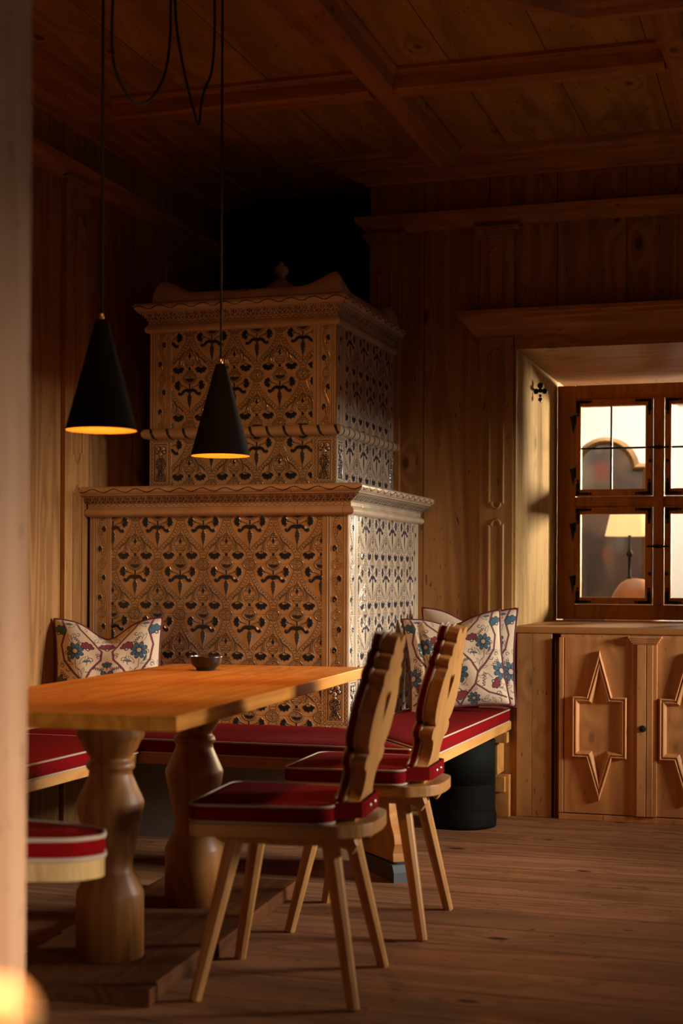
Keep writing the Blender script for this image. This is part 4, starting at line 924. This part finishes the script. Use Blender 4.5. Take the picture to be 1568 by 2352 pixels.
# ------------------------------------------------------------------ pillows
def suzani(x, y, seed=0):
    """x,y in [-1,1]; returns rgb"""
    base = np.array([.52, .39, .255]); ink = np.array([.022, .012, .020]); red = np.array([.17, .012, .018]); teal = np.array([.03, .085, .12])
    C = np.ones(x.shape + (3,)) * base; X = np.abs(x) if seed == 0 else x
    lw = .019
    def put(d, col, line=True, w=lw):
        k = np.clip(.5 - d / .008, 0, 1)[..., None] if col is not None else None
        nonlocal C
        if col is not None: C = C * (1 - k) + col * k
        if line: kk = np.clip(.5 - (np.abs(d) - w * .5) / .008, 0, 1)[..., None]; C = C * (1 - kk) + ink * kk
    def daisy(cx, cy, r, n=8, col=teal):
        dx, dy = X - cx, y - cy; rr = np.hypot(dx, dy); th = np.arctan2(dy, dx); c = np.abs(np.sin(th * n / 2))
        d = np.maximum(rr - r * (.62 + .38 * c ** .7), .34 * r - rr); d = np.maximum(d, (.25 - c) * rr * .35); put(d, col)
        put(rr - .30 * r, base); put(rr - .14 * r, base, w=.009)
    def fan(cx, cy, r, ang, col=red, half=1.35):
        dx, dy = X - cx, y - cy; rr = np.hypot(dx, dy); th = (np.arctan2(dy, dx) - ang + PI) % (2 * PI) - PI
        ro = r * (1 - .25 * (th / half) ** 2) * (.80 + .2 * np.abs(np.cos(th * 5.5)) ** .5); d = np.maximum(rr - ro, (np.abs(th) - half) * rr); put(d, col)
        put(rr - .17 * r, base)
        k = (np.abs(np.sin(th * 5.5)) > .985) & (rr < ro * .9) & (np.abs(th) < half); C[k] = ink
    def vine_(pts, w, col=red): put(dpl(X, y, pts) - w, col, w=.009)
    def leafo(cx, cy, L, W, ang, col=None):
        dx, dy = X - cx, y - cy; a = dx * math.cos(ang) + dy * math.sin(ang); b = -dx * math.sin(ang) + dy * math.cos(ang)
        put(np.maximum(np.abs(b) - W * np.clip(1 - (a / L) ** 2, 0, 1) * (1 + .2 * np.sin(a / L * 14)), np.abs(a) - L), col, w=.009)
    def line(pts, w=.007): put(dpl(X, y, pts) - w, ink, False)
    def wavy(x0, y0, x1, y1, n=5, am=.03):
        P = []; 
        for k in range(n * 8 + 1):
            t = k / (n * 8); dx, dy = x1 - x0, y1 - y0; L = math.hypot(dx, dy); s_ = am * (abs((t * n % 1) - .5) * 4 - 1); P.append((x0 + dx * t - dy / L * s_, y0 + dy * t + dx / L * s_))
        line(P)
    for q in range(26):
        rs = np.random.RandomState(40 + q + seed); cx, cy, a = rs.uniform(.05, 1), rs.uniform(-1, 1), rs.uniform(0, 6.28); leafo(cx, cy, .06, .02, a) if q % 3 else line([(cx, cy), (cx + .05 * math.cos(a), cy + .05 * math.sin(a)), (cx + .09 * math.cos(a + .6), cy + .09 * math.sin(a + .6))], .007)
    # vines (ogee net)
    vine_([(0, -1), (.10, -.82), (.34, -.55), (.42, -.30), (.30, -.05), (.12, .18), (.10, .42), (.28, .65), (.52, .85), (.6, 1)], .016)
    vine_([(.42, -.30), (.62, -.10), (.82, .15), (.88, .45), (.78, .75), (.86, 1)], .016)
    vine_([(.34, -.55), (.6, -.75), (.95, -.85)], .014)
    daisy(0 if seed == 0 else .02, -.28, .22); daisy(.60, .33, .17); daisy(.95, -.30, .2); daisy(.28, -.86, .13)
    fan(0, -.66, .22, -PI / 2); fan(.36, .40, .17, PI / 2 * .9); fan(.72, -.52, .17, -.6); fan(.93, .70, .17, 2.2, teal); fan(0, .48, .2, PI / 2)
    fan(.05 if seed else 0, .12, .12, -PI / 2, teal)
    for (cx, cy, a) in ((.12, -.48, .9), (.2, -.72, -.7), (.5, -.12, 1.2), (.45, .15, 2.2), (.72, .1, .4), (.2, .72, 1.9), (.7, .58, 1.1), (.88, -.62, .4), (.5, -.42, -.4), (.15, .85, .3), (.66, .88, -.8), (.52, -.92, 0)):
        leafo(cx, cy, .10, .028, a); leafo(cx + .07 * math.cos(a + 1.2), cy + .07 * math.sin(a + 1.2), .07, .022, a + .7, teal if int(cx * 100) % 3 == 0 else None)
    wavy(.08, -.05, .26, .0, 5); wavy(.5, -.62, .56, -.32, 5); wavy(.62, .62, .50, .5, 4); wavy(.74, -.2, .9, -.05, 4); wavy(.02, .75, .02, .95, 4)
    for (p) in ([(0, -.45), (0, -.62)], [(.60, .16), (.58, .0), (.50, -.05)], [(0, -.05), (0, .08)], [(.36, .25), (.30, .1)], [(.72, -.45), (.62, -.35)]): line(p, .006)
    for (cx, cy, r0, s1) in ((.30, .16, .07, 1), (.72, -.02, .06, -1), (.16, .30, .05, 1), (.86, .05, .05, 1), (.55, .70, .06, -1), (.8, -.78, .06, 1)):
        line(spiral(cx, cy, r0, .012, 0, 5.5 * s1), .007)
    return C
def pillow(name, W, H, T, chop, label, seed, mtx, folds=()):
    n = 300; v, u = np.meshgrid(np.linspace(-1, 1, n), np.linspace(-1, 1, n), indexing='ij')
    def shape(u, v, side):
        pin = .035
        x = u * W / 2 * (1 - .07 * (1 - v ** 2) * (u ** 2)) ; y = v * H / 2 * (1 - .07 * (1 - u ** 2) * (v ** 2))
        top = np.clip((v + .2) / 1.2, 0, 1) ** 1.5; y = y - chop * np.exp(-(u / .42) ** 2) * top
        x = x * (1 - .04 * top * (1 - np.abs(u)))
        th = T / 2 * (np.clip(1 - u ** 4, 0, 1) * np.clip(1 - v ** 4, 0, 1)) ** .5
        th = th * (1 - .35 * np.exp(-(u / .22) ** 2) * np.clip(v, 0, 1) * (chop > .03)) + .0055 * np.sin(u * 9 + 3 * v) * (1 - u ** 2) * (1 - v ** 2)
        for (a, b, c, amp, wd) in folds: th += amp * np.exp(-((a * u + b * v - c) / wd) ** 2) * (1 - u ** 4) * (1 - v ** 4)
        return np.stack([x, side * th, y], -1)
    r = empty(name, (0, 0, 0)); r.matrix_world = mtx; tag(r, label, 'pillow')
    F = shape(u, v, -1); Cc = suzani(u, v, seed)
    grid_mesh('cover_front', F[:, ::-1], Cc[:, ::-1], M['suzani'], r)
    st = 6; grid_mesh('cover_back', shape(u, v, 1)[::st, ::st], Cc[::st, ::st] * 0 + np.array([.25, .02, .025]), M['suzani'], r)
    k = np.linspace(-1, 1, 60); path = [(a, -1.) for a in k] + [(1., a) for a in k[1:]] + [(-a, 1.) for a in k[1:]] + [(-1., -a) for a in k[1:-1]]
    pa = np.array(path); P3 = shape(pa[:, 0], pa[:, 1], -1)
    o = MB().tube([tuple(q) for q in P3], .0065, 8, True).build('piping', M['dred'], r); o['label'] = 'dark red piping'
    return r
def pm(loc, rz, tilt, roll=0): return Matrix.Translation(loc) @ Matrix.Rotation(rz, 4, 'Z') @ Matrix.Rotation(tilt, 4, 'X') @ Matrix.Rotation(roll, 4, 'Y')
# front-facing normal is local -Y; base points
pillow('patterned_pillow', .43, .42, .14, .075, 'patterned cream pillow with a dented top, by the left stove corner behind the table', 0, pm((-2.665, 5.36, .705), R(22), R(-14), R(-1)))
pillow('patterned_pillow', .43, .42, .13, .035, 'patterned cream pillow in front of another, on the bench cushion right of the stove', 0, pm((-1.47, 6.33, .712), R(14), R(-13), R(-6)), folds=((1, .1, -.62, -.022, .07), (.2, 1, .2, -.010, .1)))
pillow('patterned_pillow', .43, .44, .11, .05, 'patterned cream pillow mostly hidden behind the front one, leaning on the window wall', 1, pm((-1.455, 6.52, .725), R(6), R(-9), R(0)))

# ------------------------------------------------------------------ pendant lamps
def make_lamp(loc, label):
    l = empty('pendant_lamp', loc); tag(l, label, 'lamp', 'black cone pendants over the table')
    MB().lathe([(.0985, 0), (.0185, .298), (.016, .303), (.004, .305)], n=56, cap=False).build('lamp_shade', M['lamp'], l)
    MB().lathe([(.0965, .0005), (.0170, .293)], n=56, cap=False).build('shade_lining', M['goldin'], l)['label'] = 'gold inner lining'
    MB().lathe([(.005, .303), (.0065, .306), (.0065, .318), (.004, .322)], n=16).build('cord_holder', M['brass'], l)['label'] = 'brass cord holder'
    MB().lathe([(.002, .09), (.014, .095), (.02, .11), (.02, .125), (.012, .145), (.010, .17)], n=16).build('bulb', M['bulb'], l)
    pl = bpy.data.lights.new('bulb_light', 'POINT'); pl.energy = 13; pl.color = (1, .42, .07); pl.shadow_soft_size = .02
    o = bpy.data.objects.new('bulb_light', pl); COL.objects.link(o); o.parent = l; o.location = (0, 0, .075)
    return l
L1 = make_lamp((-1.85, 3.672, 1.475), 'black cone pendant lamp nearer the camera, left of the other'); L2 = copy_tree(L1); L2.location = (-1.85, 4.535, 1.475); L2['label'] = 'black cone pendant lamp farther away, in front of the stove tiles'
F_, PH_, RO_ = 3400., R(17.5), .0045
def on_plane_x(u, v, x):
    a, b = u - 784., v - 1331.; a2 = a + RO_ * b; b2 = b - RO_ * a; o, e = a2 / F_, -b2 / F_
    dx, dy = -math.sin(PH_) + o * math.cos(PH_), math.cos(PH_) + o * math.sin(PH_); t = x / dx; return Vector((x, dy * t, 1.07 + e * t))
for Lp, y in ((L1, 3.672), (L2, 4.535)):
    o = MB().tube([(-1.85, y, 1.79), (-1.85, y, ZC)], .0042, 8).build('cord', M['cord']); adopt(Lp, o)
def swag(pix, parent):
    pts = [on_plane_x(u, v, -1.85) for u, v in pix]; a = pts[0].copy(); b = pts[-1].copy()
    out = []
    P = [pts[0]] + pts + [pts[-1]]
    for i in range(1, len(P) - 2):
        for k in range(8):
            t = k / 8; p0, p1, p2, p3 = P[i - 1], P[i], P[i + 1], P[i + 2]
            out.append(.5 * ((2 * p1) + (p2 - p0) * t + (2 * p0 - 5 * p1 + 4 * p2 - p3) * t * t + (3 * p1 - p0 - 3 * p2 + p3) * t ** 3))
    out.append(pts[-1]); o = MB().tube(out, .0042, 8).build('spare_cord', M['cord']); adopt(parent, o)
swag([(232, -420), (262, -260), (261, -60), (257, 60), (259, 130), (272, 180), (295, 220), (320, 238), (345, 228), (368, 195), (383, 150), (391, 80), (392, 0), (396, -200), (398, -400)], L1)
swag([(398, -400), (400, -200), (402, 0), (408, 80), (424, 170), (440, 235), (456, 286), (462, 240), (470, 205), (484, 172), (490, 130), (493, 60), (493, -60), (498, -240), (503, -290)], L2)
hk = MB().lathe([(.035, 0), (.035, -.012), (.012, -.03), (.004, -.034)][::-1], c=(-1.85, 4.13, ZC), n=20).build('ceiling_hook', M['iron']); tag(hk, 'small black ceiling hook holding the looped lamp cords', 'hook')

# ------------------------------------------------------------------ doorpost at the left edge and blurred knob
p = MB(); p.prism([(-1.50, 0), (-1.272, 0), (-1.262, 2.9), (-1.50, 2.9)], lambda a, z: (a, 1.85, z), lambda a, z: (a, 2.25, z))
S(p.build('trim_22', M['post'], bevel=.004))
S(MB().box(XL, -1.5, 1.95, 2.15, 0, ZC).build('wall_partition', M['wall_wood']))
tl = empty('floor_lamp', (-.309, .526, .384)); tag(tl, 'blurred glowing amber glass lamp globe in the near bottom-left corner', 'lamp')
MB().lathe([(.001, -.012), (.006, -.011), (.011, -.006), (.0125, 0), (.011, .006), (.006, .011), (.001, .012)], n=32, c=(0, 0, .51), cap=False).build('glass_globe', M['globe'], tl)
MB().lathe([(.08, -.38), (.08, -.37), (.006, -.36), (.004, .49), (.008, .498)], n=24).build('stem', M['brass'], tl)
gl = bpy.data.lights.new('globe_light', 'POINT'); gl.energy = .7; gl.color = (1, .60, .34); gl.shadow_soft_size = .03
o = bpy.data.objects.new('globe_light', gl); COL.objects.link(o); o.parent = tl; o.location = (0, 0, .545)
